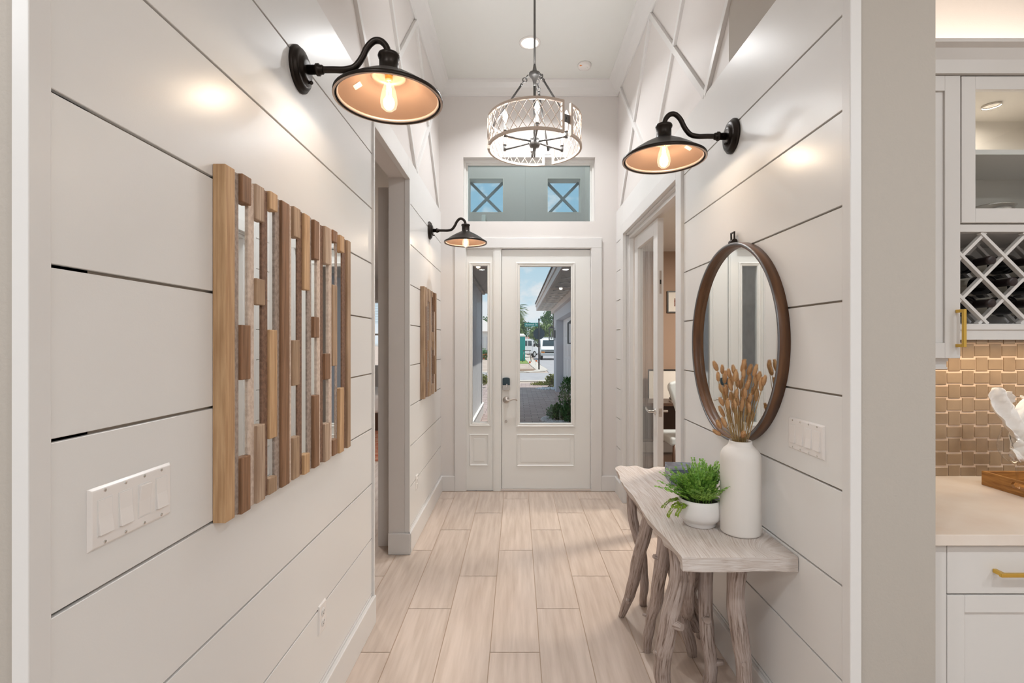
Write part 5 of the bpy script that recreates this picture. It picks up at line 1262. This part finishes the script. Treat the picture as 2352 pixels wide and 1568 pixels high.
# vegetation
def leaf_cloud(seed, n, size, fn, m, name='foliage', parent=None, narrow=.5):
    b = MB(); rr = random.Random(seed)
    for i in range(n):
        p, up_ = fn(rr); d = Vector((rr.uniform(-1, 1), rr.uniform(-1, 1), rr.uniform(-.4, 1))).normalized()
        if up_: d = (d+Vector((0, 0, up_))).normalized()
        s = d.cross(Vector((rr.uniform(-1, 1), rr.uniform(-1, 1), rr.uniform(-1, 1)))).normalized()*size*narrow*.5; l = size*rr.uniform(.7, 1.2)
        b.poly([p, p+d*l*.5+s, p+d*l, p+d*l*.5-s])
    return b.build(name, m, parent, fixn=False)
def in_ball(c, r, sc=(1, 1, 1), shell=.5):
    def fn(rr):
        while True:
            v = Vector((rr.uniform(-1, 1), rr.uniform(-1, 1), rr.uniform(-1, 1)))
            if shell < v.length < 1: break
        k = .8+.4*noise.noise(v*2.1+Vector(c))
        return Vector((v.x*sc[0], v.y*sc[1], v.z*sc[2]))*r*k+Vector(c), 0
    return fn
def tree(label, x, y, h, r, m, seed, n=1500, size=.55, squash=1.0):
    t = tag(empty('tree', (x, y, GZ)), label, 'tree', 'trees along the horizon')
    b = MB(); b.tube(spline([(0, 0, 0), (.1, 0, h*.3), (0, .1, h*.65)], 4), lerp_list([r*.09, r*.04], 9), 8); b.build('trunk', 'bark', t)
    rr = random.Random(seed); cl = [(Vector((rr.uniform(-.55, .55)*r, rr.uniform(-.5, .5)*r, h-r*.85+rr.uniform(-.35, .45)*r)), r*rr.uniform(.45, .75)) for k in range(6)]
    def fn(q_):
        c, rad = cl[q_.randrange(6)]; return in_ball(c, rad, (1, 1, squash), .55)(q_)
    leaf_cloud(seed, n, size, fn, m, 'crown', t, .7)
tw_ = [(-9, 128, 8.0, 4.2, 'tree'), (1.8, 126, 8.2, 4.2, 'tree'), (10.5, 112, 9.5, 4.2, 'tree'), (-1.0, 96, 5.6, 3.0, 'tree2'), (4.8, 102, 5.4, 2.8, 'tree2'), (8.0, 84, 5.6, 2.8, 'tree2'), (14.5, 90, 11, 4.2, 'tree'), (20, 122, 8, 4.5, 'tree'), (-16, 108, 8, 4.5, 'tree')]
for k, (x, y, h, r, m) in enumerate(tw_): tree(('%s tree on the horizon, number %d from the left behind the street' % ('dark green' if m == 'tree' else 'light green', 1+sorted(t[0]/t[1] for t in tw_).index(x/y))), x, y, h, r, m, 30+k, 4200, .42)
# tall airy tree right of the stop sign
t = tag(empty('airy_tree', (5.1, 70, GZ)), 'tall thin airy tree beside the garage corner', 'tree')
b = MB(); b.tube(spline([(0, 0, 0), (.1, 0, 4), (.2, 0, 8.4)], 5), lerp_list([.22, .05], 11), 8); b.build('trunk', 'bark', t)
rr = random.Random(4); cl = [(Vector((rr.uniform(-1.5, 1.0), rr.uniform(-1, 1), rr.uniform(3.6, 8.6))), rr.uniform(.4, .8)) for k in range(16)]
leaf_cloud(8, 2400, .26, lambda q_: in_ball(cl[(i_ := q_.randrange(16))][0], cl[i_][1], (1, 1, 1), .1)(q_), 'tree', 'crown', t, .6)
# palm
pm = tag(empty('palm_tree', (.16, 45, GZ)), 'palm tree with drooping fronds at the left of door glass', 'palm tree')
b = MB(); b.tube(spline([(-.55, 0, 0), (-.45, 0, 1.5), (-.5, 0, 4.6)], 5), .14, 10); b.build('trunk', 'bark', pm)
rr = random.Random(2)
for k in range(42):
    a = rr.random()*2*PI; el = rr.uniform(-.7, 1.1); b = MB(); p = Vector((-.5, 0, 4.6)); pts = []
    for j in range(9):
        pts.append(p.copy()); p = p+Vector((math.cos(a)*math.cos(el), math.sin(a)*math.cos(el), math.sin(el)))*.16; el -= .16
    b.tube(pts, .012, 5)
    for j in range(2, 9):
        for s in (-1, 1):
            for dd in (0, .07):
                d = Vector((-math.sin(a)*s, math.cos(a)*s, -.25))+Vector((math.cos(a), math.sin(a), 0))*.8; q0 = pts[j]-(pts[j]-pts[j-1])*dd*8; d.normalize(); w = Vector((0, 0, .02)); b.poly([q0-w, q0+d*.42, q0+w])
    b.build('palm_frond', 'tree2' if k % 3 else 'tree', pm, fixn=False)
# bushes by the path
def upright(rr):
    a = rr.random()*2*PI; t = rr.random(); z = .05+t*.86; r0 = .21*math.sin(PI*(.15+.7*t))*math.sqrt(rr.random())+.01
    return Vector((r0*math.cos(a), r0*math.sin(a), z)), .9
ub = tag(empty('upright_shrub', (1.03, 9.6, GZ)), 'upright dark green shrub at the right of the front path', 'shrub')
b = MB()
for k in range(7):
    a = k*.9; b.tube([(0.01*math.cos(a), .01*math.sin(a), 0), (.09*math.cos(a), .09*math.sin(a), .45), (.13*math.cos(a), .13*math.sin(a), .78)], [.009, .006, .003], 6)
b.build('stems', 'bark', ub); leaf_cloud(61, 1500, .065, upright, 'bush', 'foliage', ub, .4)
gcv = tag(empty('ground_cover_shrub', (.84, 10.15, GZ)), 'low round green shrub beside white rocks by the path', 'shrub')
leaf_cloud(62, 1700, .055, in_ball((0, 0, .17), .27, (.95, .9, .72), .3), 'bush', 'foliage', gcv, .7); b = MB(); b.tube([(0, 0, 0), (0, 0, .15)], .012, 6); b.build('stem', 'bark', gcv)
ys = tag(empty('yellow_green_shrub', ((1266-CX)*17.6/F, 17.6, GZ)), 'sunlit yellow-green plant near the garage corner', 'shrub')
leaf_cloud(63, 420, .12, in_ball((0, 0, .22), .30, (.8, .8, .95), .1), 'ylw', 'foliage', ys, .4); b = MB(); b.tube([(0, 0, 0), (0, 0, .25)], .012, 6); b.build('stem', 'bark', ys)
ys2 = tag(empty('low_grass_clump', ((1243-CX)*18.6/F, 18.6, GZ)), 'low strip of yellow-green ground plants beside sunlit path', 'ground plants', kind='stuff')
leaf_cloud(64, 420, .10, in_ball((0, 0, .02), .45, (1, .5, .16), .1), 'ylw', 'foliage', ys2, .4)
def rockbed(label, pts, seed, n, s):
    b = MB(); rr = random.Random(seed)
    for i in range(n):
        (cx_, cy_, rx, ry) = pts[rr.randrange(len(pts))]; a = rr.random()*2*PI; q_ = math.sqrt(rr.random()); r_ = s*rr.uniform(.6, 1.2)
        b.ball((cx_+rx*q_*math.cos(a), cy_+ry*q_*math.sin(a), GZ+r_*.4), r_, 1, (1, rr.uniform(.7, 1.2), .75), .3, i)
    return tag(b.build('white_rocks', 'rocks'), label, 'rocks', kind='stuff')
rockbed('bed of white rocks around the shrubs by the path', [(.62, 10.1, .12, .35), (.74, 9.7, .15, .25), (.95, 9.6, .2, .4)], 3, 300, .035)
rockbed('sunlit white rocks at the garage corner', [((1262-CX)*16.9/F, 16.9, .45, .35)], 4, 130, .045)
rockbed('white rocks beside the stucco wing past the sidelight', [(-.58, 8.8, .1, .5)], 5, 60, .04)
# house across the street, seen in the sidelight
hs = tag(empty('house_across', (-5.6, 60, GZ)), 'white house across the street seen past the stucco wing', 'house')
b = MB(); b.box(-6, 3.2, 0, 8, 0, 3.0); b.build('wall', 'housewhite', hs)
b = MB(); b.hexa([(-6.5, -.5, 3.0), (3.7, -.5, 3.0), (3.7, 8.5, 3.0), (-6.5, 8.5, 3.0), (-3, 3.5, 5.2), (0.2, 3.5, 5.2), (0.2, 4.5, 5.2), (-3, 4.5, 5.2)]); b.build('roof', 'fascia', hs)
for x in (.9, 2.2): box1('garage_door', 'garagedoor', (x-.5, x+.5, -.05, 0, 0, 2.3), hs)
for k, (x, y, z) in enumerate(((-3.2, 47, 0), (-1.22, 17.5, 0))):
    s_ = tag(empty('flowering_shrub' if k == 0 else 'path_edge_plant', (x, y, GZ)), ('green shrub with red flowers seen far through the sidelight', 'small leafy plant at the end of the stucco wing')[k], 'shrub')
    leaf_cloud(70+k, 500, (.16, .07)[k], in_ball((0, 0, (.45, .28)[k]), (.7, .24)[k], (.8, .8, 1), .2), 'bush' if k == 0 else 'ylw', 'foliage', s_, .6)
    if k == 0: leaf_cloud(75, 30, .14, in_ball((0, -.2, .3), .5, (.8, .8, .7), .6), 'orange', 'flowers', s_, .8)
